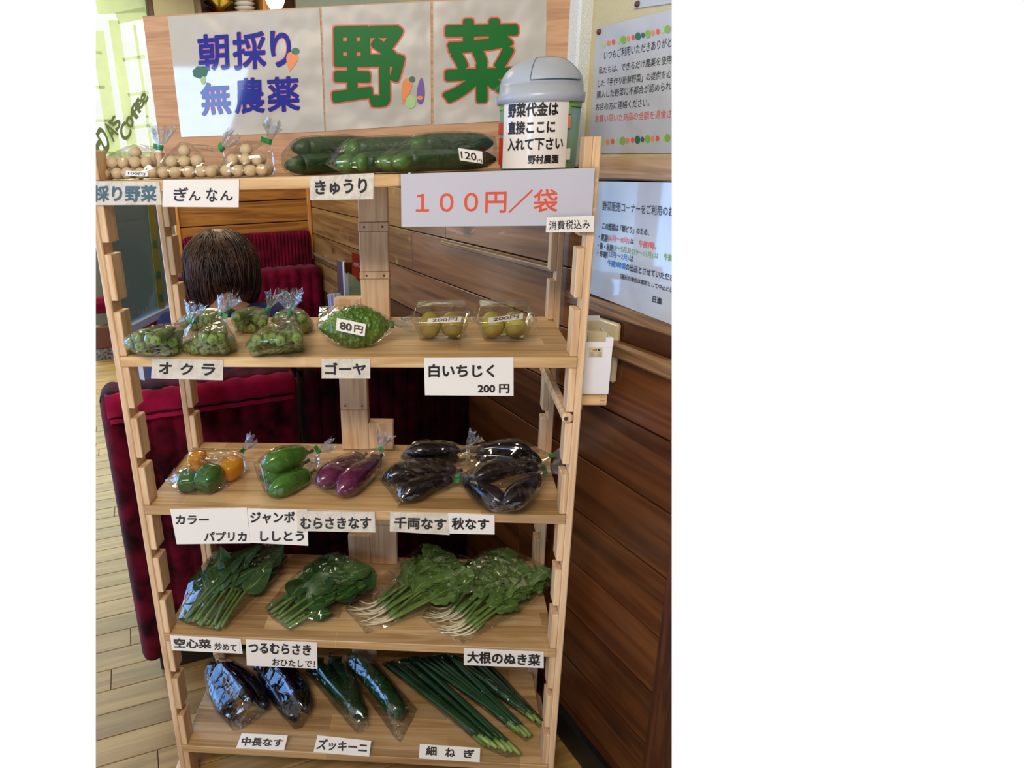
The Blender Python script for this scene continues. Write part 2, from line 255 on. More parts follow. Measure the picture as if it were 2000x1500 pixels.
M = dict(
 pine_z=wood('pine_upright', '#e4c6a2', '#d8b48c', '#c49c74', 'Z', rough=.55, vary=.06, scale=.9),
 pine_x=wood('pine_board', '#e2c294', '#d4ae7c', '#bc9464', 'X', rough=.42, vary=.06, scale=.8, staves=(.42, .043)),
 ply=wood('plywood', '#cda27c', '#c1946e', '#ad8060', 'X', rough=.55, vary=.03, scale=1.3),
 wall_wood=wood('stained_pine', '#764624', '#5c3218', '#40200e', 'X', rot=RA, rough=.28, knots=.8, vary=.38, coat=.3, scale=.6, rings=4.5),
 wall_mid=wood('mid_stained_pine', '#a87242', '#8c5c30', '#684222', 'X', rot=RA, rough=.3, knots=.7, vary=.12, coat=.25, scale=.6, rings=5),
 wall_lit_worn=wood('lit_worn_stained_pine', '#a87a40', '#8f6430', '#6a4420', 'X', rot=RA, rough=.28, knots=.7, vary=.12, coat=.4, scale=.6, wear='#c9a468', rings=5),  # yellowish light on the far planks put into the tones, plus scuffs
 back_wood=wood('honey_pine', '#b97d34', '#a46a28', '#7c4a1c', 'X', rot=RB, rough=.35, knots=.8, vary=.12, scale=.7),
 floor_wood=wood('pale_oak_floor', '#ae8c56', '#a07f4c', '#8c6c40', 'X', rot=RB, rough=.5, vary=.16, scale=.8, rings=5),
 rail_wood=wood('rail_brown', '#a3805c', '#8b6844', '#644630', 'X', rot=RA, rough=.4, vary=.08, scale=.9),
 dark_wood=wood('dark_stain', '#5a2e1c', '#48220f', '#30150b', 'Z', rough=.3, vary=.1),
 trim_wood=wood('beige_casing', '#c9ab84', '#b8977a', '#9c7c5e', 'X', rot=RA, rough=.55, vary=.05),
 orange_wood=wood('orange_lath', '#e2a04c', '#c8822e', '#a05c1c', 'Z', rough=.4, vary=.05),
 paper=plain('paper', '#e6e2de', rough=.55, coat=.5, coatr=.12, var=.03),
 lam3=plain('price_sheet', '#c0c0cc', rough=.45, coat=.6, coatr=.1, var=.03),  # white sheet with the window's bluish light put into its colour
 lam2=plain('laminated_notice', '#b8bcc4', rough=.4, coat=1, coatr=.04, var=.03, bump=1.0, bscale=9, bdist=.018),  # title sheet paper darkened; the right wall's weaker light is in the colour
 lam=plain('laminated_paper', '#c0bcb4', rough=.4, coat=1, coatr=.04, var=.03, bump=1.0, bscale=9, bdist=.018),  # white paper greyed, the dim light at the top put into its colour
 crinkled=plain('taped_paper', '#dad3c6', rough=.35, coat=1, coatr=.06, bump=1.0, bscale=120, col2='#c6bfb4', vscale=60),
 black=plain('marker_black', '#1b1719', rough=.45, var=.1),
 navy=plain('print_navy', '#0e1f94', rough=.4, coat=.5, spec=.2), green=plain('print_green', '#046a26', rough=.4, coat=.5, spec=.2),
 red=plain('print_red', '#e0563c', rough=.4, coat=.6), pink=plain('print_pink', '#d8607e', rough=.4),
 blue=plain('print_blue', '#2f7fd0', rough=.4), lime=plain('print_lime', '#7fae4a', rough=.4), tealdk=plain('print_dark_teal', '#2c6a50', rough=.4),
 orange=plain('print_orange', '#e88a4a', rough=.4), palegreen=plain('print_pale_green', '#a9cf8a', rough=.4), violet=plain('print_violet', '#6c4aa0', rough=.4),
 ink=plain('print_black', '#26242a', rough=.4), slate=plain('print_slate', '#3d5a66', rough=.35),
 cream=plain('wallpaper_cream', '#c8bc96', rough=.8, bump=.7, bscale=260, var=.05), pier=plain('wallpaper_white', '#dfe3de', rough=.8, bump=1, bscale=300),
 baseboard=plain('black_baseboard', '#15181a', rough=.35),
 velvet=velvet('red_velvet', '#7a0c2c', '#4c0618'), velvet_mid=velvet('crimson_velvet', '#5e0820', '#1e0208'), velvet_shaded=velvet('shaded_red_velvet', '#38020f', '#140104'), velvet_top=velvet('velvet_roll', '#a01440', '#740c2c'),  # the darkest velvet has the shade on the right booth put in
 black_box=plain('black_plinth', '#1c1613', rough=.5),
 film=film('bag_film'), film_soft=film('bag_film_matte', tint=(.95, .96, .95), gloss=.03, crease=.35, scale=20, rough=.16),
 clear=film('clear_tray', tint=(.97, .99, .97), gloss=.03, crease=.12, scale=20, rough=.04),
 glass=glass('pane_glass', (.78, .82, .74), .02, .12), winglass=glass('window_glass', (.98, 1, .97), .03),
 tape=plain('green_tape', '#1c8a3c', rough=.4, coat=.3), tuft=film('bag_tuft', tint=(.95, .97, .98), gloss=.10, crease=.9, scale=90, rough=.12),
 grey=plain('grey_plastic', '#a9b0bc', rough=.3, spec=.5, var=.02), metal=plain('steel', '#b8b8b4', rough=.3, metal=1), screw=plain('screw_steel', '#5c4c40', rough=.4, metal=.8),
 brass=plain('brass', '#c9a040', rough=.25, metal=1), plate=plain('white_china', '#ece6dc', rough=.3), ivory=plain('ivory_plate', '#d9cda8', rough=.3, coat=.3),
 white=plain('white_plastic', '#eef0f4', rough=.4), box=plain('white_carton', '#eceaf0', rough=.5),
 winframe=plain('pale_green_frame', '#dcf0c0', rough=.5), letter=plain('olive_lettering', '#5c6c38', rough=.5),
 skin=plain('skin', '#c89474', rough=.55), hair=plain('dark_brown_hair', '#2a1915', rough=.38, spec=.6, col2='#5c3a2c', vscale=12), shirt=plain('navy_jacket', '#191a5c', rough=.85, var=.2, bump=.4, bscale=60),
 trouser=plain('dark_trousers', '#17161c', rough=.8),
 okra=plain('okra_green', '#4c6428', rough=.5, col2='#66803c', vscale=30, bump=.2, bscale=400), okra_cap=plain('okra_cap', '#7c9246', rough=.5, col2='#6a8438', vscale=60),
 egg=plain('eggplant_black', '#0c0816', rough=.22, spec=.5, coat=.25, coatr=.08), egg2=plain('eggplant_purple', '#6a1c50', rough=.22, coat=.6, col2='#511040', vscale=14),
 calyx=plain('calyx_green', '#4c5c34', rough=.6, col2='#3c3434', vscale=40), calyxd=plain('calyx_dark', '#2a2428', rough=.5),
 zuc=plain('zucchini_green', '#12301a', rough=.22, coat=.5, col2='#1f4424', vscale=90), cuke=plain('cucumber_green', '#1c3a1c', rough=.4, col2='#2c4f28', vscale=60, bump=.5, bscale=200), cuke_end=plain('cucumber_end', '#55802c', rough=.4, col2='#2f5c24', vscale=50),
 pepper=plain('pepper_green', '#2f6a24', rough=.2, coat=.6, col2='#1f5220', vscale=20), jumbo=plain('jumbo_green', '#47802a', rough=.22, coat=.6, col2='#2f6a20', vscale=25), paporange=plain('pepper_orange', '#e8a410', rough=.25, coat=.4, col2='#dc8410', vscale=20),
 goya=plain('bitter_melon_green', '#3d6a1e', rough=.3, coat=.4, col2='#6a9432', vscale=22),
 figc=plain('fig_green', '#b4b445', rough=.45, col2='#a87c48', vscale=17), figr=plain('fig_brown', '#a8824a', rough=.45, col2='#b0a848', vscale=20),
 nut=plain('ginkgo_nut', '#cdb28c', rough=.5, col2='#dcc6a4', vscale=40),
 stem=plain('stem_green', '#71904a', rough=.4, col2='#55783a', vscale=25), root=plain('white_root', '#e4dcc0', rough=.5), negi=plain('spring_onion_green', '#163820', rough=.35, col2='#244c2c', vscale=20), negiw=plain('spring_onion_base', '#6f9040', rough=.35, col2='#a0b868', vscale=40),
 stone=plain('speckled_stone', '#2a2c30', rough=.4, col2='#8c8a86', vscale=60), olive=plain('far_wall_olive', '#6a6a5a', rough=.7), greygreen=plain('far_wall_greygreen', '#a8b09c', rough=.7),
 brown=plain('brown_panel', '#5c3018', rough=.4), strip=plain('yellow_strip', '#8c8a2c', rough=.5), paleblue=plain('pale_frame', '#bcc6dc', rough=.4), bulb=emit('lamp_glow', '#fff2cc', 6),
 menu_red=plain('menu_red', '#c43c24', rough=.4), menu_teal=plain('menu_teal', '#6cb09c', rough=.4, col2='#d8d080', vscale=14), straw=plain('straw_white', '#d8d4ec', rough=.4), can=plain('can_print', '#7f9ecb', rough=.4, col2='#6c9c4c', vscale=8),
)
def leafmat(name, c1, c2, vein):
    m, nt, b = newmat(name); N = nt.nodes.new; L = nt.links.new
    uv = N('ShaderNodeUVMap'); sp = N('ShaderNodeSeparateXYZ'); L(uv.outputs[0], sp.inputs[0])
    s1 = N('ShaderNodeMath'); s1.operation = 'SUBTRACT'; s1.inputs[1].default_value = .5; L(sp.outputs[0], s1.inputs[0])
    ab = N('ShaderNodeMath'); ab.operation = 'ABSOLUTE'; L(s1.outputs[0], ab.inputs[0])
    # side veins slant away from the midrib
    dv = N('ShaderNodeMath'); dv.operation = 'MULTIPLY_ADD'; dv.inputs[1].default_value = -.9; L(ab.outputs[0], dv.inputs[0]); L(sp.outputs[1], dv.inputs[2])
    mu = N('ShaderNodeMath'); mu.operation = 'MULTIPLY'; mu.inputs[1].default_value = 14; L(dv.outputs[0], mu.inputs[0])
    pp = N('ShaderNodeMath'); pp.operation = 'PINGPONG'; pp.inputs[1].default_value = 1; L(mu.outputs[0], pp.inputs[0])
    v1 = N('ShaderNodeMapRange'); v1.inputs['From Min'].default_value = 0; v1.inputs['From Max'].default_value = .18; v1.inputs['To Min'].default_value = .45; v1.inputs['To Max'].default_value = 0; L(pp.outputs[0], v1.inputs['Value'])
    v2 = N('ShaderNodeMapRange'); v2.inputs['From Min'].default_value = .015; v2.inputs['From Max'].default_value = .05; v2.inputs['To Min'].default_value = 1; v2.inputs['To Max'].default_value = 0; L(ab.outputs[0], v2.inputs['Value'])
    mxx = N('ShaderNodeMath'); mxx.operation = 'MAXIMUM'; L(v1.outputs['Result'], mxx.inputs[0]); L(v2.outputs['Result'], mxx.inputs[1])
    oi = N('ShaderNodeObjectInfo'); mb_ = N('ShaderNodeMix'); mb_.data_type = 'RGBA'; mb_.inputs['A'].default_value = srgb(c1); mb_.inputs['B'].default_value = srgb(c2); L(oi.outputs['Random'], mb_.inputs['Factor'])
    mv = N('ShaderNodeMix'); mv.data_type = 'RGBA'; mv.inputs['B'].default_value = srgb(vein); L(mb_.outputs['Result'], mv.inputs['A']); L(mxx.outputs[0], mv.inputs['Factor'])
    L(mv.outputs['Result'], b.inputs['Base Color']); b.inputs['Roughness'].default_value = .38
    bp = N('ShaderNodeBump'); bp.inputs['Strength'].default_value = .4; bp.inputs['Distance'].default_value = .001; bp.invert = True; L(mxx.outputs[0], bp.inputs['Height']); L(bp.outputs['Normal'], b.inputs['Normal'])
    return m
M['leaf_a'] = leafmat('leaf_spinach', '#2a5230', '#3c6636', '#7c9c5c')
M['leaf_b'] = leafmat('leaf_malabar', '#1f4c26', '#38682e', '#6c9048')
M['leaf_c'] = leafmat('leaf_radish', '#45682c', '#648644', '#8aa65c')

# ------------------------------------------------------------------ lettering
_tc = {}
def text_geo(t, bold=0.0):
    """glyph faces, thickened like a round marker: every outline edge gets a ribbon, every outline corner a disc"""
    k = (t, bold)
    if k not in _tc:
        c = bpy.data.curves.new('t', 'FONT'); c.body = t; c.size = 1; c.resolution_u = 4 if bold < .03 or len(t) > 1 else 6; c.fill_mode = 'FRONT'
        o = bpy.data.objects.new('t', c); COL.objects.link(o); dg = bpy.context.evaluated_depsgraph_get()
        me = bpy.data.meshes.new_from_object(o.evaluated_get(dg))
        vs = [(v.co.x, v.co.y, 0.0) for v in me.vertices]; lift = 1; fs = [tuple(p.vertices) for p in me.polygons]
        bpy.data.objects.remove(o); bpy.data.curves.remove(c); bpy.data.meshes.remove(me)
        if bold > 0:
            cnt = {}
            for f in fs:
                for i in range(len(f)):
                    e = (f[i], f[(i+1) % len(f)]); cnt[tuple(sorted(e))] = cnt.get(tuple(sorted(e)), 0)+1
            done = set(); nd = 16 if bold > .05 else 8
            for (i, j), n in cnt.items():
                if n != 1: continue
                x0, y0 = vs[i][:2]; x1, y1 = vs[j][:2]; l = math.hypot(x1-x0, y1-y0)
                if l < 1e-6: continue
                px_, py_ = -(y1-y0)/l*bold, (x1-x0)/l*bold; b0 = len(vs)
                lift += 1; vs += [(x0-px_, y0-py_, lift), (x1-px_, y1-py_, lift), (x1+px_, y1+py_, lift), (x0+px_, y0+py_, lift)]; fs.append((b0, b0+1, b0+2, b0+3))
                for q in (i, j):
                    if q in done: continue
                    done.add(q); b0 = len(vs); x, y = vs[q][:2]
                    lift += 1; vs += [(x+math.cos(2*math.pi*m/nd)*bold, y+math.sin(2*math.pi*m/nd)*bold, lift) for m in range(nd)]; fs.append(tuple(range(b0, b0+nd)))
        x0 = min(v[0] for v in vs); x1 = max(v[0] for v in vs); y0 = min(v[1] for v in vs); y1 = max(v[1] for v in vs)
        _tc[k] = ([((x-x0)/(x1-x0), (y-y0)/(y1-y0), z) for x, y, z in vs], fs)
    return _tc[k]
def letters(t, parent, mat, fn, bold=.02, name='lettering'):
    """fn(s, t) with s, t in 0..1 (left-right, bottom-top) gives the point in the place"""
    vs, fs = text_geo(t, bold); mb = MB(); nn = (fn(.55, .5)-fn(.45, .5)).cross(fn(.5, .55)-fn(.5, .45)).normalized()
    mb.add([fn(a, b)+nn*(h*4e-7) for a, b, h in vs], fs)
    return obj(name, mb, mat, parent)
def bil(q):      # TL, TR, BR, BL
    return lambda s, t: (q[3]*(1-s)+q[2]*s)*(1-t) + (q[0]*(1-s)+q[1]*s)*t
# ================================================================== THE SETTING
rnd = random.Random(7)
RM = (WN, WD, Z)                                  # frame of the room: box((n,u,z),(n,u,z))
# floor: a dark subfloor with planks of their own on it
fl = MB().box((-3.2, -3.0, FLOOR-.06), (WALL+.1, 4.6, FLOOR-.006), RM)
floor = struct('floor', fl, plain('subfloor', '#3a3022'))
PW = .083; row = 0; u = -.7
while u < 4.5:
    n = -2.6 + rnd.random()*.9
    while n < WALL-.01:
        ln = .75+rnd.random()*.5; n1 = min(n+ln, WALL-.006)
        # only boards the photograph looks at
        c = R((n+n1)/2, u+PW/2, FLOOR); near = u < .9
        if not (u > 2.3 and n > -.1):
            struct('plank', MB().box((n+.0008, u+.0012, FLOOR-.005), (n1-.0008, u+PW-.0012, FLOOR), RM, bev=.0012), M['floor_wood'], floor)
        n = n1
    u += PW
# right wall: wooden boards below and behind, wallpaper above the rail
wr = estruct('wall_right', R(WALL, .5, FLOOR))
struct('backing', MB().box((WALL+.0205, -.9, FLOOR), (WALL+.08, 2.2, .45), RM), M['black_box'], wr)
zs = [FLOOR+.004, -1.225, -1.098, -.969, -.840, -.711, -.583, -.452, -.322, -.196, -.068, .06, .19, .32]
joints = {8: [-.62, -.12, .75], 9: [-.12, .502], 6: [1.2], 4: [.9], 3: [.05], 10: [.7], 7: [-.12, 1.0]}
for i in range(len(zs)-1):
    cuts = [-.9]+joints.get(i, [])+[2.2]
    for a, b in zip(cuts[:-1], cuts[1:]):
        if zs[i] > -.1: a = max(a, -.05)
        if a >= b: continue
        mt = M['wall_lit_worn'] if a > .4 and i > 5 else M['wall_mid'] if i >= 7 and a > -.2 else M['wall_wood']
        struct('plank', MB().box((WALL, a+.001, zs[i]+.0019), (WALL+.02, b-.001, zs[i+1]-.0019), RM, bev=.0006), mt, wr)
struct('baseboard_right', MB().box((WALL-.018, -.9, FLOOR), (WALL, 2.1, FLOOR+.075), RM, bev=.003), M['baseboard'])
struct('trim_1', MB().box((WALL-.016, -.9, -.265), (WALL, -.10, -.238), RM, bev=.003), M['rail_wood'])
struct('trim_2', MB().box((WALL-.024, -.9, -.335), (WALL, -.253, -.306), RM, bev=.005), M['rail_wood'])
struct('trim_3', MB().box((WALL-.012, -.05, -.213), (WALL, .51, -.202), RM, bev=.002), M['rail_wood'])
struct('trim_4', MB().box((WALL-.012, -.475, FLOOR), (WALL, -.452, -.34), RM, bev=.003), M['dark_wood'])
struct('trim_5', MB().box((WALL-.016, -.9, FLOOR), (WALL-.001, -.475, -.70), RM, bev=.003), M['dark_wood'])
struct('trim_6', MB().box((WALL-.014, -.9, -.022), (WALL+.01, -.115, .017), RM, bev=.003), M['trim_wood'])
struct('trim_7', MB().box((WALL-.008, 1.55, -.428), (WALL, 2.03, -.414), RM, bev=.002), M['rail_wood'])
wu = MB().box((WALL-.002, -.9, .017), (WALL+.1, -.06, 1.15), RM); struct('wall_upper_right', wu, M['cream'])
struct('wall_pier', MB().box((WALL-.03, -.112, .0), (WALL+.1, -.045, 1.15), RM, bev=.004), M['pier'])
# back wall: a boarded partition behind the last bench
wb = estruct('wall_back', R(.5, 2.06, FLOOR))
struct('backing', MB().box((.24, 2.08, FLOOR), (WALL+.02, 2.12, .25), RM), M['black_box'], wb)
zb = [FLOOR, -.9, -.56, -.335, -.262, -.158, -.058, .04, .14, .25]
for i in range(len(zb)-1):
    struct('plank', MB().box((.25, 2.06, zb[i]+.0025), (WALL-.004, 2.08, zb[i+1]-.0025), RM, bev=.002), M['back_wood'], wb)
struct('trim_8', MB().box((.228, 2.045, -.44), (.250, 2.09, .25), RM, bev=.003), M['orange_wood'])
struct('trim_9', MB().box((WALL-.018, 2.035, -.45), (WALL-.001, 2.06, .25), RM, bev=.002), M['orange_wood'])
# far wall with the window and the dresser niche
FU = 4.2
def fbox(px0, py0, px1, py1, du=0.0, dep=.05):
    """a box on the far wall covering a stretch given by two of its corners"""
    a = onU(px0, py0, FU+du); b = onU(px1, py1, FU+du)
    n0, n1 = sorted((a.dot(WN), b.dot(WN))); z0, z1 = sorted((a.z, b.z)); return (n0, FU+du, z0), (n1, FU+du+dep, z1)
p300 = onU(291, 60, FU).dot(WN)
wz0 = onU(250, 312, FU).z; wz1 = onU(250, -40, FU).z
wf = MB()
wf.box((p300, FU, FLOOR), (2.9, FU+.1, 1.3), RM); wf.box((-2.6, FU, FLOOR), (p300, FU+.1, wz0), RM); struct('wall_far', wf, M['olive'])
struct('windowsill', MB().box((-2.6, FU-.12, wz0-.06), (p300, FU+.05, wz0), RM, bev=.01), M['greygreen'])
lo, hi = fbox(291, 20, 301, 30, -.03, .05); struct('trim_10', MB().box((lo[0], lo[1], wz0-.1), (hi[0], hi[1], 1.25), RM), M['brown'])
lo, hi = fbox(301, 20, 384, 21, -.06, .06); hi = (hi[0], hi[1], 1.25); struct('wall_cream_panel', MB().box((lo[0], lo[1], .2), hi, RM), M['cream'])
lo, hi = fbox(575, -40, 1200, 60, -.06, .06); struct('wall_green_panel', MB().box((lo[0], lo[1], .2), hi, RM), M['greygreen'])
# window: pale green casement frames on clear panes, the white daylight outside
win = estruct('window_1', R(p300-.3, FU, wz0))
def wbar(n0, z0, n1, z1, wd=.035, nm='window_frame', dep=.04, off=0.0):
    d = V((n1-n0, z1-z0)); l = d.length; d.normalize(); pr = V((-d.y, d.x))*wd/2
    q = [(n0+pr.x, z0+pr.y), (n1+pr.x, z1+pr.y), (n1-pr.x, z1-pr.y), (n0-pr.x, z0-pr.y)]
    vs = [R(a, FU+.02+off, b) for a, b in q]+[R(a, FU+.02+off+dep, b) for a, b in q]
    o = struct(nm, MB().add(vs, [(0, 1, 2, 3), (7, 6, 5, 4), (0, 4, 5, 1), (1, 5, 6, 2), (2, 6, 7, 3), (3, 7, 4, 0)]), M['winframe'], win); return recalc(o)
def wn(px, py): a = onU(px, py, FU+.02); return a.dot(WN), a.z
def wl(a, b, wd, nm='window_frame', off=0.0): wbar(*wn(*a), *wn(*b), wd, nm, off=off)
wl((188, 12), (290, 8), .10); wl((190, 60), (226, 310), .085); wl((222, 40), (262, 310), .07); wl((228, 36), (285, 24), .07)
wl((262, 48), (288, 230), .022, 'glazing_bar'); wl((240, 117), (283, 110), .022, 'glazing_bar'); wl((250, 186), (290, 180), .022, 'glazing_bar'); wl((258, 250), (298, 244), .022, 'glazing_bar'); wl((286, 225), (298, 305), .022, 'glazing_bar')
wl((187, 103), (199, 103), .02, 'glazing_bar'); wl((187, 171), (205, 170), .02, 'glazing_bar'); wl((187, 236), (214, 236), .02, 'glazing_bar'); wl((187, 303), (300, 303), .05)
pane = MB().quadbox([R(-2.6, FU+.07, 1.3), R(p300, FU+.07, 1.3), R(p300, FU+.07, wz0), R(-2.6, FU+.07, wz0)], -WD, .006)
struct('window_pane', pane, M['winglass'], win)
def farq(pts): return [onU(x, y, FU+.0) for x, y in pts]
for ch, q in (('E', [(172, 272), (183, 252), (212, 292), (200, 312)]), ('D', [(187, 262), (196, 240), (218, 282), (208, 301)]), ('A', [(201, 250), (210, 232), (232, 262), (222, 279)]), ("'", [(211, 238), (216, 232), (219, 240), (214, 244)]), ('S', [(214, 240), (222, 222), (238, 240), (229, 258)])):
    letters(ch, win, M['letter'], bil(farq(q)), .03)
for ch, q in (('C', [(230, 256), (243, 234), (259, 258), (245, 281)]), ('o', [(243, 238), (252, 222), (264, 238), (255, 254)]), ('f', [(250, 222), (262, 199), (276, 224), (264, 236)]), ('f', [(258, 210), (270, 188), (280, 214), (270, 224)]), ('e', [(264, 204), (272, 190), (283, 202), (275, 217)]), ('e', [(272, 194), (279, 178), (292, 190), (284, 206)])):
    letters(ch, win, M['letter'], bil(farq(q)), .03)
# ceiling and the room behind the viewer (its light and its reflections)
struct('ceiling', MB().box((-3.0, -3.2, 1.15), (2.6, 4.3, 1.25), RM), M['cream'])
# walls behind and beside the viewer, with the window that the daylight comes through
struct('wall_front', MB().box((-2.3, -3.1, FLOOR), (2.5, -3.0, 1.15)), M['brown'])
wl2 = MB().box((-2.3, -3.0, FLOOR), (-2.2, 1.35, -.55)).box((-2.3, -3.0, -.55), (-2.2, -1.7, 1.15)).box((-2.3, -.3, -.55), (-2.2, 1.35, 1.15))
struct('wall_left', wl2, M['cream'])
struct('wall_side', MB().box((2.4, -3.0, FLOOR), (2.5, .2, 1.15)), M['brown'])
struct('floor_behind', MB().box((-2.2, -3.0, FLOOR-.06), (2.4, -.75, FLOOR-.001)), M['floor_wood'])

# ================================================================== FURNITURE OF THE ROOM
def bench_back(name, n0, n1, u0, u1, z0, z1, rib, face, mat, mat_top, label, group=None, round_=.03, piping=False):
    """upholstered back: ribs across its width, a rolled top, seen side face (-1 looks towards the viewer)"""
    t = thing(name, R((n0+n1)/2, (u0+u1)/2, FLOOR), label, 'bench', group)
    prof = []; r = min(round_, (u1-u0)/2-.001)
    for k in range(7): a = math.pi/2*k/6; prof.append((u0+r-r*math.cos(a), z1-r+r*math.sin(a)))
    for k in range(7): a = math.pi/2*k/6; prof.append((u1-r+r*math.sin(a), z1-r+r*math.cos(a)))
    low = z1-.055
    path = [(u0, z0), (u0, z0+(low-z0)*.5), (u0, low)]+prof+[(u1, low), (u1, z0)]
    nn = max(8, int((n1-n0)/rib*8)); mb = MB(); L = len(path)
    for i in range(nn+1):
        s = i/nn; n = n0+(n1-n0)*s; w_ = abs(math.sin(math.pi*(n-n0)/rib)); edge = min(1, min(s, 1-s)*(n1-n0)/.03); er = .025*(1-math.sqrt(max(0, 1-(1-edge)**2)))
        for j, (uu, zz) in enumerate(path):
            g = (.016*w_**.6 - .010) - er
            du = -g if j <= L//2 else g
            dz = -er if zz > low else 0
            mb.v.append(R(n, uu+(du if zz <= z1-.001 else 0), zz+dz+(.004*w_ if zz > low else 0)))
    for i in range(nn):
        for j in range(L-1): mb.f.append((i*L+j, i*L+j+1, (i+1)*L+j+1, (i+1)*L+j))
    mb.f.append(tuple(range(L))[::-1]); mb.f.append(tuple(nn*L+j for j in range(L)))
    o = recalc(obj('backrest', mb, mat, t, smooth=True))
    # stitched roll along the top of the visible side
    pts = [R(n0+.02+(n1-n0-.04)*k/24, u0-.013, z1-.059+.001*math.sin(k*2.2)) for k in range(25)]
    if piping: obj('piping', MB().sweep(pts, [.0055]*25, 8), mat_top, t, smooth=True)
    return t
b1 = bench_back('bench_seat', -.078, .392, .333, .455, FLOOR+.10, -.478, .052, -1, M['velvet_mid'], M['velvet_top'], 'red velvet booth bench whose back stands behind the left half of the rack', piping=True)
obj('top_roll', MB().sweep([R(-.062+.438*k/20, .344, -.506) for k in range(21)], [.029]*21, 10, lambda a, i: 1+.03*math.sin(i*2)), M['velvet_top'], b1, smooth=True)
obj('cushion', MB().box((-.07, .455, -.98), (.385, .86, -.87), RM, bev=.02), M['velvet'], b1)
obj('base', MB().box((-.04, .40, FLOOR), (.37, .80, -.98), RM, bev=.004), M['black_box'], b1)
b2 = bench_back('bench_seat', .405, .872, .333, .455, FLOOR+.10, -.478, .040, -1, M['velvet_shaded'], M['velvet_top'], 'shaded red ribbed velvet booth bench whose back touches the planked wall')
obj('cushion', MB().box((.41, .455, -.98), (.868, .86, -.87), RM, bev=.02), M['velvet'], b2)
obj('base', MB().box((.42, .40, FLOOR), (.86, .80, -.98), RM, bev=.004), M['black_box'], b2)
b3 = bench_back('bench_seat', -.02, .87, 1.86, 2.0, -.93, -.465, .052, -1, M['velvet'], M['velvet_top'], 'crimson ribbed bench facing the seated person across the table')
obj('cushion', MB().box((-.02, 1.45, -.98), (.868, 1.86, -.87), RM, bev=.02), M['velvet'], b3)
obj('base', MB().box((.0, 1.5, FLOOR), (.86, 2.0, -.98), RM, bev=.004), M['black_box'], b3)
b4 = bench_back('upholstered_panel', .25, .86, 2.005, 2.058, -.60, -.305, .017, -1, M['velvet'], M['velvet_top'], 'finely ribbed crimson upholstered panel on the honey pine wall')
b5 = thing('bench_seat', R(-1.2, 3.8, FLOOR), 'far red velvet bench above a brown panel at the left edge', 'bench')
obj('backrest', MB().box((-2.4, 3.9, -1.0), (-.05, 4.05, onU(190, 585, 3.9).z), RM, bev=.03), M['velvet'], b5)
obj('panel', MB().box((-2.4, 3.8, onU(190, 682, 3.8).z), (-.05, 3.9, onU(190, 640, 3.8).z), RM, bev=.005), M['brown'], b5)
obj('plinth', MB().box((-2.4, 3.82, FLOOR), (-.05, 3.92, onU(190, 682, 3.82).z), RM), M['stone'], b5)
# table in front of the person, a few things on it by the wall
tb = thing('table', R(.45, 1.12, FLOOR), 'wooden booth table behind the rack, in front of the seated person', 'table')
obj('tabletop', MB().box((.02, .92, -.655), (.868, 1.38, -.63), RM, bev=.006), M['back_wood'], tb)
obj('pedestal', MB().lathe(R(.44, 1.15, 0), [(.2, FLOOR), (.2, FLOOR+.02), (.04, FLOOR+.04), (.035, -.67), (.12, -.655)], 20), M['black_box'], tb, smooth=True)
# menu stand on the table: holder, menus, straw cup
def card(name, q, mat, label, cat, group=None, t=.0012, n=None):
    nn = n or ((q[1]-q[0]).cross(q[0]-q[3])).normalized()
    if nn.dot(CAM-q[0]) < 0: nn = -nn
    mb = MB().quadbox(q, nn, t); o = obj(name, mb, mat); recalc(o); return tagp(o, label, cat, group)
def upq(px0, py0, px1, py1, u, zb): # upright card on u-plane standing on zb
    a = onU(px0, py0, u); b = onU(px1, py1, u); return [a, b, V((b.x, b.y, zb)), V((a.x, a.y, zb))]
TZ = -.63
hd = thing('menu_holder', R(.80, 1.30, TZ), 'brown and chrome menu holder standing by the planked wall', 'holder')
a = onU(662, 507, 1.30); n0 = a.dot(WN)
obj('case', MB().box((n0+.012, 1.26, TZ), (WALL-.01, 1.33, a.z-.006), RM, bev=.004), M['brown'], hd)
obj('chrome_edge', MB().box((n0, 1.25, TZ), (n0+.014, 1.34, a.z), RM, bev=.005), M['metal'], hd)
c1 = card('menu', upq(687, 493, 722, 505, 1.18, TZ), M['menu_red'], 'red menu card with a green corner, behind the teal one', 'menu')
obj('picture', MB().quadbox([p-WD*.002 for p in (onU(700, 540, 1.18), onU(722, 545, 1.18), onU(722, 590, 1.18), onU(702, 575, 1.18))], -WD, .0008), M['lime'], c1)
for t_, bx in (('MENU', (691, 512, 704, 520)),): letters(t_, c1, M['paper'], bil([onU(x, y, 1.178) for x, y in ((bx[0], bx[1]), (bx[2], bx[1]+3), (bx[2], bx[3]+3), (bx[0], bx[3]))]))
c2 = card('menu', upq(679, 532, 722, 556, 1.12, TZ), M['menu_teal'], 'teal and yellow menu card in front, leaning at the post', 'menu')
obj('picture', MB().quadbox([onU(x, y, 1.118) for x, y in ((692, 541), (722, 551), (722, 562), (700, 548))], -WD, .0008), M['menu_red'], c2)
c3 = card('menu', upq(674, 532, 682, 538, 1.14, TZ), M['straw'], 'pale lilac folded leaflet left of the teal menu', 'menu')
cupc = R(onU(656, 600, 1.1).dot(WN), 1.1, TZ)
st = thing('straw_cup', cupc, 'cup full of paper-wrapped straws beside the menus', 'cup')
obj('cup', MB().lathe(cupc, [(.001, .002), (.024, .002), (.028, .055), (.026, .055), (.022, .006), (.001, .006)], 20), M['white'], st, smooth=True)
zt = onU(656, 572, 1.1).z
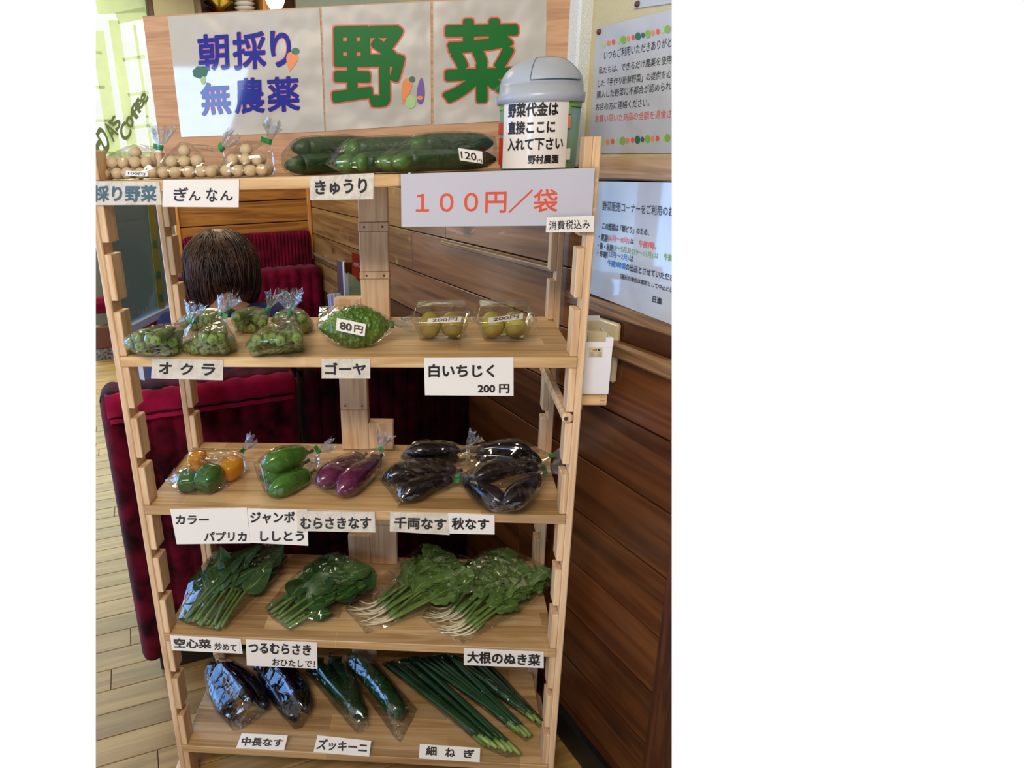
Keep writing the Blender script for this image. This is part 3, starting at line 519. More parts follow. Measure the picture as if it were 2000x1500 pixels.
for k in range(16):
    a = k*2.4; r0 = .006+.012*((k*7) % 5)/5
    obj('straw', MB().sweep([cupc+V((math.cos(a)*r0, math.sin(a)*r0, .008)), V((cupc.x+math.cos(a)*(r0+.012), cupc.y+math.sin(a)*(r0+.012), zt-.012*((k*3) % 5)/5))], [.0028]*2, 6), M['straw'], st)
# open glass screen at the left of the seated person
gz = -.40; g0 = onZ(263, 632, gz); g1 = onZ(345, 592, gz); gn = (g1-g0).normalized(); gs = gn.cross(Z)
gp = thing('glass_screen', g0, 'clear glass screen in a pale metal frame beside the seated person', 'screen')
gtop = .02
obj('pane', MB().quadbox([V((g0.x, g0.y, gtop))-gn*.10, V((g1.x, g1.y, gtop)), g1, g0-gn*.10], gs, .005), M['glass'], gp)
obj('bottom_rail', MB().box((-.10, -.012, -.016), ((g1-g0).length, .012, .004), (gn, gs, Z), org=g0), M['paleblue'], gp)
def onG(px, py, off=.006):
    return on(px, py, gs, gs.dot(g0)+off)
sgn = 1 if gs.dot(CAM-g0) > 0 else -1
sq = [onG(x, y, sgn*.004) for x, y in ((286, 380), (300, 380), (322, 603), (310, 603))]
obj('sticker_strip', MB().quadbox(sq, gs*sgn, .001), M['strip'], gp)
for yy in (470, 530, 575):
    sx = 286+(yy-380)*.107
    obj('sticker_mark', MB().quadbox([onG(x, y, sgn*.006) for x, y in ((sx+4, yy), (sx+11, yy), (sx+12, yy+13), (sx+5, yy+13))], gs*sgn, .001), M['tealdk'], gp)
# floor leg of the screen so that it stands
for f in (0.0, .8):
    p = g0+(g1-g0)*f; zf = -.8695 if -.075 < p.dot(WN) < .39 and .44 < p.dot(WD) < .875 else FLOOR
    obj('leg', MB().box((-.012, -.012, zf-gz), (.012, .012, -.016), (gn, gs, Z), org=p), M['paleblue'], gp)
# ================================================================== THE RACK
TH = .0185; FW = .013; PD = .038
rack = thing('display_rack', (.4, .15, FLOOR), 'tall pale pine display rack with notched uprights and five shelves', 'rack')
for side, x0, x1, bx0, bx1 in (('l', -.0125, 0, 0, .0125), ('r', .8, .8125, .7875, .8)):
    for y0 in (0.0, DEPTH-PD):
        top = .048 if y0 == 0 else .046
        obj('upright', MB().box((x0, y0, FLOOR), (x1, y0+PD, top), bev=.0018), M['pine_z'], rack)
        for k in range(-1, 13):
            zt = -k*PITCHZ-TH-.0008 if k >= 0 else top
            zl = -(k+1)*PITCHZ+.0006 if k < 12 else FLOOR
            if k == -1: zl = .0006
            obj('block', MB().box((bx0+.0002 if side == 'l' else bx0, y0+.0008, zl), (bx1 if side == 'l' else bx1-.0002, y0+PD, zt), bev=.0012), M['pine_z'], rack)
    for zz in (FLOOR+.03, -.62, -.02 if 0 else -.66):
        pass
for k, z in enumerate(SH):
    b = obj('shelf_board', MB().box((.0006, -.002, z-TH), (.7994, DEPTH-.001, z), bev=.0012), M['pine_x'])
    tagp(b, ['topmost shelf board carrying the nuts, cucumbers and grey bin', 'second shelf board from the top, under the okra', 'middle shelf board under the eggplants and peppers', 'fourth shelf board from the top, under the leafy greens', 'lowest shelf board under the zucchini and spring onions'][k], 'shelf', 'shelf boards of the pine rack')
# side rails that tie front and back uprights, low and high
for x0, x1 in ((-.0245, -.0125), (.8125, .8245)):
    obj('side_rail', MB().box((x0, .0, FLOOR+.01), (x1, DEPTH, FLOOR+.05), bev=.0015), M['pine_z'], rack)
zr0 = onY(530, 352.5, DEPTH).z; zr1 = onY(530, 364, DEPTH).z
obj('back_rail', MB().box((-.0125, DEPTH, zr1), (.8125, DEPTH+.012, zr0), bev=.001), M['pine_x'], rack)
# supports in the middle of the back: stacked blocks screwed together
def post(x0, x1, ztop, zbot, joints, label, screws=(), extra=()):
    t = thing('support_post', ((x0+x1)/2, .285, zbot), label, 'post')
    zz = [ztop]+list(joints)+[zbot]
    for i in range(len(zz)-1):
        thin = abs(zz[i]-zz[i+1]) < .03
        obj('block', MB().box((x0-(.0012 if thin else 0), .270-(.002 if thin else 0), zz[i+1]+.0003), (x1+(.0012 if thin else 0), .302, zz[i]-.0003), bev=.0012), M['pine_z'], t)
    for (sx, sz) in screws:
        obj('screw', MB().lathe((0, 0, 0), [(.0001, .0012), (.0018, .0012), (.0022, 0)], 8, ax=(V((1, 0, 0)), Z, V((0, -1, 0)))).shift(V((sx, .2672, sz))), M['screw'], t)
    for e in extra: obj('foot_block', MB().box((e[0], .270, zbot), (e[1], .302, e[2]), bev=.002), M['pine_z'], t)
    return t
def _shift(s, d): s.v = [v+d for v in s.v]; return s
MB.shift = _shift
P = lambda x, y: onY(x, y, .27)
xa, xb = P(700, 430).x, P(757, 430).x
z1, z2, z3, z4 = P(728, 434).z, P(728, 452).z, P(728, 531).z, P(728, 545).z
post(xa, xb, -TH-.001, SH[1]+.0006, (z1, z2, z3, z4), 'tall wooden support post with screwed joints under the top shelf', [(xa+.011, (z1+z2)/2), (xb-.011, (z1+z2)/2), (xa+.013, (z3+z4)/2), (xb-.010, (z3+z4)/2)], [(P(652, 600).x, xa-.0003, P(680, 583).z)])
xc, xd = P(665, 800).x, P(718, 800).x
post(xc, xd, SH[1]-TH-.001, SH[2]+.0006, (P(690, 801).z,), 'wooden support post standing behind the green peppers', [(xc+.011, P(690, 792).z), (xd-.012, P(690, 792).z)], [(xd+.0003, P(768, 860).x, P(740, 827).z)])
xe, xf = P(723, 1050).x, P(775, 1050).x
post(xe, xf, SH[2]-TH-.001, SH[3]+.0006, (P(740, 1026).z,), 'wooden support post standing behind the radish greens', [], [(P(680, 1060).x, xe-.0003, P(700, 1046).z)])
xg, xh = P(688, 1275).x, P(736, 1275).x
post(xg, xh, SH[3]-TH-.001, SH[4]+.0006, (), 'dark shaded wooden support post behind the zucchini')
xi, xj = P(416, 1280).x, P(440, 1280).x
post(xi, xj, SH[3]-TH-.001, SH[4]+.0006, (), 'narrow wooden support post behind the long eggplants')
# plywood board with the big title sheets
BY = .285
bt0, bt1 = onY(272, 32, BY), onY(1130, -15, BY)
bd = MB(); bl = V((.004, BY, .0005)); br = V((.8, BY, .0005)); tl = V((.002, BY, bt0.z)); tr = V((bt1.x, BY, bt1.z)); br = V((tr.x, BY, .0005))
bd.quadbox([tl, tr, br, bl], V((0, -1, 0)), .012); board = recalc(obj('sign_board', bd, M['ply']))
tagp(board, 'wide plywood board standing at the back of the top shelf', 'board')
BYs = BY-.0012
def bq(*pts): return [onY(x, y, BYs) for x, y in pts]
def sub(q, box):       # box (s0,t0,s1,t1) of the card, from its top left, as a quad
    f = bil(q); s0, t0, s1, t1 = box; return [f(s0, 1-t0), f(s1, 1-t0), f(s1, 1-t1), f(s0, 1-t1)]
def sheet(q, mat, label, n=V((0, -1, 0)), t=.0009, name='title_sheet', group=None, cat='sign'):
    return tagp(recalc(obj(name, MB().quadbox(q, n, t), mat)), label, cat, group)
def lay(o, n, q, txt, mat, bold=.02, lift=.0004, name='lettering'):
    f = bil(q); return letters(txt, o, mat, lambda s, t: f(s, t)+n*lift, bold, name)
NF = V((0, -1, 0))
def pq(pts, d=0.0): return [onY(x, y, BYs-d) for x, y in pts]
s1 = sheet(pq([(327, 32), (624, 15), (634, 257), (354, 268)]), M['lam'], 'laminated title sheet with blue lettering at the left of the board')
for t_, pts in (('朝', [(384, 68), (446, 63), (449, 136), (389, 140)]), ('採', [(453, 63), (520, 59), (521, 135), (456, 138)]), ('り', [(525, 60), (568, 58), (570, 130), (532, 133)]),
                ('無', [(390, 162), (450, 159), (453, 223), (394, 227)]), ('農', [(457, 153), (516, 150), (518, 221), (459, 223)]), ('薬', [(520, 151), (584, 148), (587, 217), (523, 220)])):
    lay(s1, NF, pq(pts), t_, M['pink'], .040, .0003); lay(s1, NF, pq(pts), t_, M['navy'], .026, .0006)
_bl = [0]
def blob(o, c, rx, ry, mat, rot=0, lift=.0009, n=36, fn=None, name='illustration'):
    vs = []; _bl[0] += 1; lift += _bl[0]*2e-5
    for k in range(n):
        a = 2*math.pi*k/n; x, y = (fn(a) if fn else (math.cos(a), math.sin(a))); x *= rx; y *= ry
        vs.append(onY(c[0]+x*math.cos(rot)-y*math.sin(rot), c[1]+x*math.sin(rot)+y*math.cos(rot), BYs-lift))
    vs.append(sum(vs, V((0, 0, 0)))/n)
    return obj(name, MB().add(vs, [(k, (k+1) % n, n) for k in range(n)]), mat, o)
cone = lambda a: (math.cos(a)*(.75-.55*math.sin(a)), math.sin(a))
blob(s1, (569, 121), 13, 20, M['orange'], .2, fn=cone); blob(s1, (577, 100), 8, 7, M['tealdk'])
blob(s1, (391, 141), 15, 12, M['tealdk'], -.2, fn=lambda a: (math.cos(a)*(1+.06*math.cos(7*a)), math.sin(a)*(1+.06*math.cos(7*a)))); blob(s1, (397, 157), 5, 8, M['palegreen'])
s2 = sheet(pq([(628, 14), (841, 3), (842, 243), (637, 256)]), M['lam'], 'laminated title sheet with the first big green character')
lay(s2, NF, pq([(643, 48), (793, 46), (796, 214), (645, 210)]), '野', M['red'], .052, .0003); lay(s2, NF, pq([(646, 51), (790, 49), (793, 211), (648, 207)]), '野', M['green'], .034, .0006)
blob(s2, (792, 178), 11, 27, M['orange'], .25, fn=cone); blob(s2, (805, 155), 6, 6, M['tealdk']); blob(s2, (822, 178), 9, 26, M['violet'], .05, fn=lambda a: (math.cos(a)*(.85+.25*math.sin(a)), math.sin(a))); blob(s2, (802, 199), 10, 13, M['palegreen']); blob(s2, (820, 191), 6, 4, M['orange'])
s3 = sheet(pq([(846, 3), (1068, -8), (1064, 232), (847, 244)]), M['lam'], 'laminated title sheet with the second big green character')
lay(s3, NF, pq([(862, 34), (1018, 32), (1021, 200), (862, 208)]), '菜', M['red'], .052, .0003); lay(s3, NF, pq([(865, 37), (1015, 35), (1018, 197), (865, 205)]), '菜', M['green'], .034, .0006)

# ------------------------------------------------------------------ cards on the shelf edges
YC = -.0035
def edge_card(pts, texts, label, mat='paper', y=YC, ink='black', bold=.035):
    q = [onY(a, b, y) for a, b in pts]; o = sheet(q, M[mat], label, name='price_card', group=None)
    for t_, tp, *r in texts:
        c = r[0] if r else ink; bd_ = r[1] if len(r) > 1 else bold
        tq = [onY(a, b, y) for a, b in tp] if len(tp) == 4 else [onY(a, b, y) for a, b in ((tp[0][0], tp[0][1]), (tp[1][0], tp[0][1]), (tp[1][0], tp[1][1]), (tp[0][0], tp[1][1]))]
        lay(o, NF, tq, t_, M[c], bd_)
    return o
edge_card([(143, 353), (311, 355), (316, 400), (146, 401)], [('朝採り野菜', ((152, 362), (306, 394)), 'slate')], 'glittering card with blue-grey lettering at the left end of the top shelf', 'crinkled')
edge_card([(319, 351), (467, 350), (466, 405), (317, 404)], [('ぎ', ((339, 366), (368, 393))), ('ん', ((369, 373), (392, 392))), ('な', ((403, 367), (425, 394))), ('ん', ((430, 372), (455, 392)))], 'plain white card with brushed lettering under the nut bags', bold=.02)
edge_card([(604, 345), (730, 338), (729, 389), (606, 391)], [('きゅうり', [(615, 353), (717, 347), (717, 378), (616, 381)])], 'cream card with bold lettering under the cucumbers', 'crinkled')
flm = edge_card([(778, 338), (1168, 325), (1160, 456), (781, 460)], [], 'clear film sleeve hanging from the top shelf around the red price sheet', 'film', y=-.0042)
flm.name = 'film_sleeve'
edge_card([(783, 340), (1162, 328), (1155, 440), (784, 443)], [('１００円／袋', [(812, 374), (1090, 369), (1088, 415), (812, 417)], 'red', .012)], 'large white price sheet with red lettering under the top shelf', 'lam3', y=-.0056)
edge_card([(1068, 425), (1161, 421), (1160, 453), (1066, 454)], [('消費税込み', [(1072, 431), (1152, 428), (1152, 447), (1072, 449)], 'ink', .008)], 'small white card overlapping the corner of the red price sheet', y=-.0105)
edge_card([(297, 700), (436, 703), (435, 743), (295, 739)], [('オ', [(311, 707), (336, 708), (335, 731), (310, 730)]), ('ク', [(353, 709), (378, 710), (377, 733), (352, 732)]), ('ラ', [(394, 710), (421, 711), (420, 734), (393, 733)])], 'long taped card with three spaced characters under the okra', 'crinkled')
edge_card([(628, 700), (723, 700), (723, 739), (628, 739)], [('ゴーヤ', ((635, 708), (715, 732)), 'ink')], 'small glaring card under the bitter melon', 'crinkled')
edge_card([(828, 699), (1003, 698), (1003, 773), (830, 772)], [('白いちじく', ((837, 711), (966, 737))), ('200 円', ((933, 750), (995, 768)))], 'biggest shelf card, white with a price line, under the fig trays')
edge_card([(332, 994), (482, 992), (489, 1061), (345, 1063)], [('カラー', ((343, 1006), (408, 1024))), ('パプリカ', ((399, 1038), (482, 1057)))], 'white two-line card at the left end of the middle shelf')
edge_card([(483, 993), (600, 996), (602, 1066), (489, 1060)], [('ジャンボ', ((489, 999), (576, 1022))), ('ししとう', ((508, 1037), (594, 1057)))], 'white two-line card under the big green peppers', y=-.0048)
edge_card([(579, 998), (732, 1000), (733, 1040), (581, 1037)], [('むらさきなす', ((587, 1010), (725, 1033)), 'ink')], 'pinkish glaring card under the purple eggplants', 'crinkled', y=-.0062)
edge_card([(762, 1000), (877, 1003), (878, 1045), (761, 1038)], [('千両なす', [(770, 1009), (872, 1012), (872, 1036), (769, 1032)], 'ink')], 'glaring cream card under the dark eggplants, left of a smaller white one', 'crinkled')
edge_card([(875, 1002), (966, 1006), (966, 1044), (878, 1042)], [('秋なす', [(882, 1010), (956, 1013), (955, 1035), (882, 1034)])], 'small clean white card under the rightmost dark eggplants', y=-.0048)
ck = edge_card([(332, 1241), (470, 1248), (474, 1277), (336, 1270)], [('空心菜', [(339, 1246), (412, 1249), (413, 1267), (340, 1265)])], 'long card with a smaller slip on it at the left of the fourth shelf')
q2 = [onY(a, b, YC-.0006) for a, b in ((414, 1249), (467, 1254), (468, 1276), (415, 1270))]
sl = obj('pasted_slip', MB().quadbox(q2, NF, .0005), M['paper'], ck); recalc(sl)
lay(ck, NF, [onY(a, b, YC-.0008) for a, b in ((419, 1254), (462, 1258), (462, 1273), (419, 1269))], '炒めて', M['black'], .02)
edge_card([(480, 1249), (619, 1255), (620, 1306), (482, 1300)], [('つるむらさき', [(485, 1254), (608, 1259), (607, 1280), (486, 1275)]), ('おひたしで！', [(532, 1286), (616, 1290), (615, 1304), (532, 1300)], 'black', .02)], 'white two-line card under the malabar spinach')
edge_card([(906, 1266), (1062, 1273), (1062, 1305), (906, 1299)], [('大根のぬき菜', [(912, 1271), (1056, 1278), (1055, 1301), (912, 1294)])], 'white card at the right end of the fourth shelf')
# cards that lean on the front edge of the lowest shelf
nl = V((0, -.80, .60)); cl_ = nl.dot(V((0, -.004, SH[4]+.0012)))
def lean_card(pts, texts, label):
    q = [on(a, b, nl, cl_) for a, b in pts]; o = sheet(q, M['paper'], label, n=nl, name='price_card')
    for t_, tp in texts: lay(o, nl, [on(a, b, nl, cl_) for a, b in tp], t_, M['black'], .035)
lean_card([(472, 1432), (562, 1436), (555, 1466), (461, 1461)], [('中長なす', [(474, 1439), (555, 1443), (551, 1459), (470, 1456)])], 'leaning card in front of the long eggplants')
lean_card([(620, 1436), (725, 1447), (721, 1478), (612, 1469)], [('ズッキーニ', [(623, 1442), (719, 1451), (716, 1471), (617, 1464)])], 'leaning card in front of the zucchini')
lean_card([(820, 1453), (938, 1461), (937, 1489), (818, 1481)], [('細', [(833, 1457), (853, 1458), (853, 1476), (831, 1475)]), ('ね', [(870, 1460), (889, 1461), (889, 1479), (869, 1478)]), ('ぎ', [(906, 1463), (927, 1464), (926, 1481), (905, 1480)])], 'leaning card with spaced characters in front of the spring onions')

# ------------------------------------------------------------------ bin on the top shelf
bc = V((.733, .115, 0)); br0, br1 = .0625, .067
bn = thing('waste_bin', bc+V((0, 0, .0003)), 'grey domed bin with a printed can used as a cash box, on the top shelf', 'bin')
zb1 = onY(1050, 193, bc.y-.06).z; zb2 = onY(1050, 111, bc.y).z
obj('can', MB().lathe(bc, [(.001, .0005), (br0-.002, .0005), (br0, .003), (br1-.001, zb1), (.001, zb1)], 40), M['can'], bn, smooth=True)
obj('green_band', MB().lathe(bc, [(br1-.0004, zb1-.012), (br1-.0002, zb1-.001)], 40), M['lime'], bn, smooth=True)
dome = [(br1+.001, zb1-.004), (br1+.004, zb1-.004), (br1+.0045, zb1+.010), (br1+.001, zb1+.012), (br1+.0005, zb1+.022)]
hz = zb2-zb1-.022
dome += [((br1)*math.cos(a), zb1+.022+hz*math.sin(a)) for a in [math.pi/2*k/12 for k in range(13)]]
lid = obj('lid', MB().lathe(bc, dome, 48), M['grey'], bn, smooth=True)
fp = MB()   # swing flap: a patch of the dome facing the viewer's side, slightly proud
N_, Mm = 14, 8; a0, a1 = -1.95, -.62
for i in range(Mm+1):
    for k in range(N_+1):
        a = a0+(a1-a0)*k/N_; e = .12+ (1.05-.12)*i/Mm
        fp.v.append(bc+V((math.cos(a)*(br1+.0012)*math.cos(e), math.sin(a)*(br1+.0012)*math.cos(e), zb1+.022+(hz+.0012)*math.sin(e))))
for i in range(Mm):
    for k in range(N_): fp.f.append((i*(N_+1)+k, i*(N_+1)+k+1, (i+1)*(N_+1)+k+1, (i+1)*(N_+1)+k))
obj('flap', fp, M['grey'], lid, smooth=True)
gr = MB()
def dpt(a, e, r=.0009): return bc+V((math.cos(a)*(br1+r)*math.cos(e), math.sin(a)*(br1+r)*math.cos(e), zb1+.022+(hz+r)*math.sin(e)))
loop = [dpt(a0+(a1-a0)*k/12, .12) for k in range(13)]+[dpt(a1, .12+.93*k/8) for k in range(1, 9)]+[dpt(a1+(a0-a1)*k/12, 1.05) for k in range(1, 13)]+[dpt(a0, 1.05-.93*k/8) for k in range(1, 9)]
obj('flap_gap', MB().sweep(loop, [.0009]*len(loop), 5), M['slate'], lid)
# label wrapped round the can
def can_pt(px, py, r):      # point of the can's side seen at a pixel
    d = ray(px, py); a = d.x**2+d.y**2; ox, oy = CAM.x-bc.x, CAM.y-bc.y
    b = ox*d.x+oy*d.y; c = ox*ox+oy*oy-r*r; t = (-b-math.sqrt(max(0, b*b-a*c)))/a; p = CAM+d*t
    return math.atan2(p.y-bc.y, p.x-bc.x), p.z
lr = br1+.0009
def canq(x0, y0, x1, y1, r): 
    A = can_pt(x0, y0, r); B = can_pt(x1, y1, r)
    return lambda s, t: bc+V((math.cos(A[0]+(B[0]-A[0])*s)*r, math.sin(A[0]+(B[0]-A[0])*s)*r, B[1]+(A[1]-B[1])*t))
f = canq(985, 199, 1104, 327, lr); lb = MB(); 
for i in range(2):
    for k in range(21): lb.v.append(f(k/20, i))
for k in range(20): lb.f.append((k, k+1, 22+k, 21+k))
lbo = obj('label', lb, M['paper'], bn, smooth=True)
for t_, bx in (('野菜代金は', (993, 203, 1090, 226)), ('直接ここに', (993, 238, 1084, 260)), ('入れて下さい', (992, 271, 1099, 292)), ('野村農園', (1031, 303, 1090, 319))):
    letters(t_, lbo, M['black'], canq(*bx, lr+.0006), .035)
for bx, mt in (((974, 240, 984, 262), 'menu_red'), ((975, 270, 984, 322), 'menu_red'), ((1106, 225, 1114, 250), 'orange'), ((1105, 200, 1115, 222), 'lime'), ((1106, 290, 1113, 312), 'paper')):
    ff = canq(*bx, br1+.0004); obj('print_patch', MB().add([ff(0, 0), ff(1, 0), ff(1, 1), ff(0, 1)], [(0, 1, 2, 3)]), M[mt], bn)

# ------------------------------------------------------------------ posters and fittings on the right wall
NW = -WN
def wq(pts, c=WALL): return [onW(x, y, c) for x, y in pts]
def wtext(o, pts, t_, mat, c, bold=.0): 
    f = bil(wq(pts, c-.0006)); letters(t_, o, mat, f, bold)
cw = WALL-.0045
o = sheet(wq([(1238, -60), (1420, -95), (1420, -10), (1238, 17)], cw), M['lam2'], 'notice sheet whose lower corner shows at the top right', n=NW, name='poster')
po = sheet(wq([(1166, 55), (1400, -5), (1400, 299), (1150, 299)], cw), M['lam2'], 'notice with vegetable borders and six text lines on cream wallpaper', n=NW, name='poster')
lines = [('いつもご利用いただきありがと', (1180, 100, 1312, 72), 20, 'ink'), ('私たちは、できるだけ農薬を使用', (1170, 131, 1312, 107), 17, 'ink'), ('した「手作り新鮮野菜」の提供を心', (1168, 156, 1312, 135), 17, 'ink'),
         ('購入した野菜に不都合が認められ', (1166, 178, 1311, 159), 17, 'ink'), ('お店の方に連絡ください。', (1164, 202, 1269, 191), 17, 'ink'), ('お買い頂いた商品の全額を返金さ', (1163, 225, 1312, 213), 17, 'red')]
for t_, (x0, y0, x1, y1), h, c in lines: wtext(po, [(x0, y0), (x1, y1), (x1-1, y1+h), (x0-1, y0+h*.86)], t_, M[c], cw)
cols = ['palegreen', 'orange', 'red', 'palegreen', 'lime', 'orange', 'red', 'tealdk', 'slate', 'lime', 'orange', 'red', 'palegreen', 'lime', 'orange']
for row_, (xa_, ya_, xb_, yb_) in enumerate(((1174, 88, 1318, 54), (1172, 278, 1318, 268))):
    for k, c in enumerate(cols):
        s = (k+.5)/len(cols); cx, cy = xa_+(xb_-xa_)*s, ya_+(yb_-ya_)*s; rr = 6.5 if c in ('tealdk', 'lime') else 4
        vs = [onW(cx+math.cos(a)*rr*(.85), cy+math.sin(a)*(rr+1.5), cw-.0006) for a in [2*math.pi*i/14 for i in range(14)]]
        obj('illustration', MB().add(vs, [tuple(range(14))]), M[c], po)
for p in ((1171, 62), (1246, 8)):
    a = onW(*p, cw); pin = MB().lathe((0, 0, 0), [(.0001, .004), (.004, .003), (.005, 0)], 14, ax=(WD, Z, NW)).shift(a+NW*.001)
    tagp(obj('push_pin', pin, M['brown'], smooth=True), 'brown push pin in the corner of the %s notice' % ('vegetable-bordered' if p[0] < 1200 else 'topmost'), 'pin')
cp = WALL-.018
pb = sheet(wq([(1156, 354), (1400, 358), (1400, 668), (1150, 572)], cp), M['lam2'], 'shiny laminated opening-hours notice under the casing, bulging off the wall', n=NW, name='poster')
L2 = [('野菜販売コーナーをご利用のお', (1177, 392, 1316, 404), 19, 'ink', .005), ('この野菜は「朝どり」のため、', (1177, 434, 1268, 447), 14, 'ink', .02), ('・夏期', (1170, 455, 1187, 459), 14, 'ink', .02), ('(6月～8月)', (1188, 458, 1229, 465), 14, 'red', .01), ('は　', (1232, 466, 1238, 467), 10, 'ink', .02), ('午前7時、', (1248, 468, 1282, 474), 14, 'red', .03),
      ('・春・秋期', (1168, 472, 1197, 478), 14, 'ink', .02), ('(3～5月及び9～11月)', (1198, 477, 1276, 493), 14, 'lime', .01), ('は', (1279, 494, 1286, 495), 10, 'lime', .01), ('午前', (1297, 494, 1313, 497), 14, 'lime', .03), ('・冬期', (1167, 487, 1185, 492), 13, 'ink', .02), ('(12月～2月)', (1186, 489, 1228, 498), 14, 'blue', .01), ('は', (1230, 498, 1237, 500), 12, 'ink', .02),
      ('午前9時頃', (1187, 506, 1222, 514), 13, 'blue', .03), ('の出品とさせていただき', (1223, 514, 1316, 536), 14, 'ink', .02), ('（雨天の場合は原則として中止とし', (1212, 534, 1314, 562), 10, 'ink', .02), ('日進', (1275, 577, 1293, 582), 13, 'ink', .03)]
for t_, (x0, y0, x1, y1), h, c, b_ in L2: wtext(pb, [(x0, y0), (x1, y1), (x1-1, y1+h), (x0-1, y0+h)], t_, M[c], cp, b_)
# standoff tabs behind the bulging notice
obj('mount', MB().box((WALL-.0165, -.37, -.06), (WALL-.0005, -.19, -.04), RM), M['brown'], pb)
# outlet plate
a = onW(1167, 616, WALL); b = onW(1216, 640, WALL); zt = a.z; zb_ = onW(1200, 745, WALL).z; u0, u1 = sorted((a.dot(WD), b.dot(WD)))
pl_ = thing('outlet_plate', R(WALL, (u0+u1)/2, zb_), 'tall ivory outlet plate on the planked wall behind the white carton', 'outlet')
obj('plate', MB().box((WALL-.012, u0, zb_), (WALL-.0004, u1, zt), RM, bev=.004), M['ivory'], pl_)
sk_ = obj('socket', MB().box((WALL-.0145, u0+.016, zb_+.03), (WALL-.011, u1-.016, zt-.03), RM, bev=.001), M['ivory'], pl_)
for dz in (.008, -.03):
    for du in (-.005, .004): obj('slot', MB().box((WALL-.0150, (u0+u1)/2+du, (zb_+zt)/2+dz), (WALL-.0143, (u0+u1)/2+du+.0016, (zb_+zt)/2+dz+.010), RM), M['black'], sk_)
# carton with bags at the rack's right side, on its own little shelf
YB = .035
c0 = onY(1190, 668, YB); c1_ = onY(1188, 770, YB); cx1 = c1_.x; cz0 = c1_.z; cz1 = c0.z; cx0 = .818
bx = thing('carton', ((cx0+cx1)/2, .09, cz0), 'open white carton with a caution label, right of the rack', 'box')
wl_ = .003
cb_ = obj('body', MB().box((cx0, YB, cz0), (cx1, YB+wl_, cz1)).box((cx0, YB+.11, cz0), (cx1, YB+.11+wl_, cz1+.02)).box((cx0, YB+wl_, cz0), (cx0+wl_, YB+.11, cz1+.02)).box((cx1-wl_, YB+wl_, cz0), (cx1, YB+.11, cz1+.004)).box((cx0+wl_, YB+wl_, cz0), (cx1-wl_, YB+.11, cz0+wl_)), M['box'], bx)
obj('corner_tab', MB().box((cx1-.012, YB-.001, cz1-.01), (cx1+.001, YB+.006, cz1+.008), bev=.001), M['box'], bx)
lbq = [onY(x, y, YB-.0006) for x, y in ((1150, 679), (1177, 679), (1177, 698), (1150, 698))]
obj('label', MB().quadbox(lbq, NF, .0004), M['ivory'], cb_)
f = bil([onY(x, y, YB-.0012) for x, y in ((1160, 681), (1173, 681), (1173, 686), (1160, 686))]); letters('注意', cb_, M['ink'], f, .02)
tri = [onY(x, y, YB-.0012) for x, y in ((1156, 686), (1159, 681), (1162, 686))]; obj('warning_sign', MB().add(tri, [(0, 1, 2)]), M['orange'], cb_)
for k in range(3):
    f = bil([onY(x, y, YB-.0012) for x, y in ((1152, 688+k*3.2), (1175, 688+k*3.2), (1175, 690.2+k*3.2), (1152, 690.2+k*3.2))]); letters('この商品についての注意書き', cb_, M['ink'], f, .0)
tagp(obj('envelope', MB().box((cx0+.008, YB+.02, cz0+.004), (cx1-.006, YB+.03, cz1+.012)).box((cx0+.008, YB+.06, cz0+.004), (cx1-.01, YB+.066, cz1+.022)), M['ivory']), 'folded ivory bags standing inside the white carton', 'bags')
ws = thing('bracket_shelf', ((cx0+cx1)/2, .09, cz0-.03), 'small wooden bracket shelf carrying the white carton', 'shelf')
obj('board', MB().box((.8135, YB-.004, cz0-.020), (cx1-.002, YB+.12, cz0-.0006), bev=.0015), M['pine_x'], ws)
obj('cleat', MB().box((.8135, YB+.002, cz0-.032), (.822, YB+.115, cz0-.0202), bev=.001), M['pine_x'], ws)
for k in range(3): obj('box_joint', MB().box((cx1-.014, YB-.0044, cz0-.017+k*.0055), (cx1-.006, YB-.0038, cz0-.0145+k*.0055)), M['trim_wood'], ws)
zz = -4*PITCHZ
xb_ = thing('cross_bar', (.79, .13, zz-.018), 'rounded wooden bar lying in the notches of the right uprights', 'bar')
obj('bar', MB().box((.781, -.006, zz-.0175), (.7985, DEPTH-.01, zz-.0008), bev=.004), M['pine_z'], xb_)
for y_ in (-.0068, ): obj('bolt', MB().lathe((0, 0, 0), [(.0001, .0008), (.0035, .0006), (.0038, 0)], 12, ax=(V((1, 0, 0)), Z, V((0, -1, 0)))).shift(V((.7865, -.006, zz-.009))), M['screw'], xb_)

# ------------------------------------------------------------------ the dresser seen above the board
lo, hi = fbox(376, -60, 505, 60, -.02, .04)
nb = thing('dresser', R((lo[0]+hi[0])/2, FU-.2, .45), 'brown wall niche above the board that holds a brass pot and plates', 'cabinet')
zsh = onU(440, 24, FU-.25).z-.03
obj('back', MB().box((lo[0], FU-.01, zsh-.3), (hi[0]+.35, FU-.0005, 1.14), RM), M['dark_wood'], nb)
obj('side', MB().box((lo[0]-.02, FU-.30, zsh-.3), (lo[0], FU-.011, 1.14), RM), M['dark_wood'], nb)
h2 = onU(505, 10, FU-.3).dot(WN); h3 = onU(528, 10, FU-.3).dot(WN)
obj('side', MB().box((h2+.03, FU-.30, zsh-.3), (h3+.02, FU-.011, 1.14), RM), M['orange_wood'], nb)
obj('niche_shelf', MB().box((lo[0]+.001, FU-.30, zsh-.02), (h2+.03, FU-.011, zsh), RM), M['back_wood'], nb)
pc = onU(428, 10, FU-.16); pr = (onU(448, 10, FU-.16)-onU(402, 10, FU-.16)).length/2
zt_ = onU(428, 3, FU-.16).z
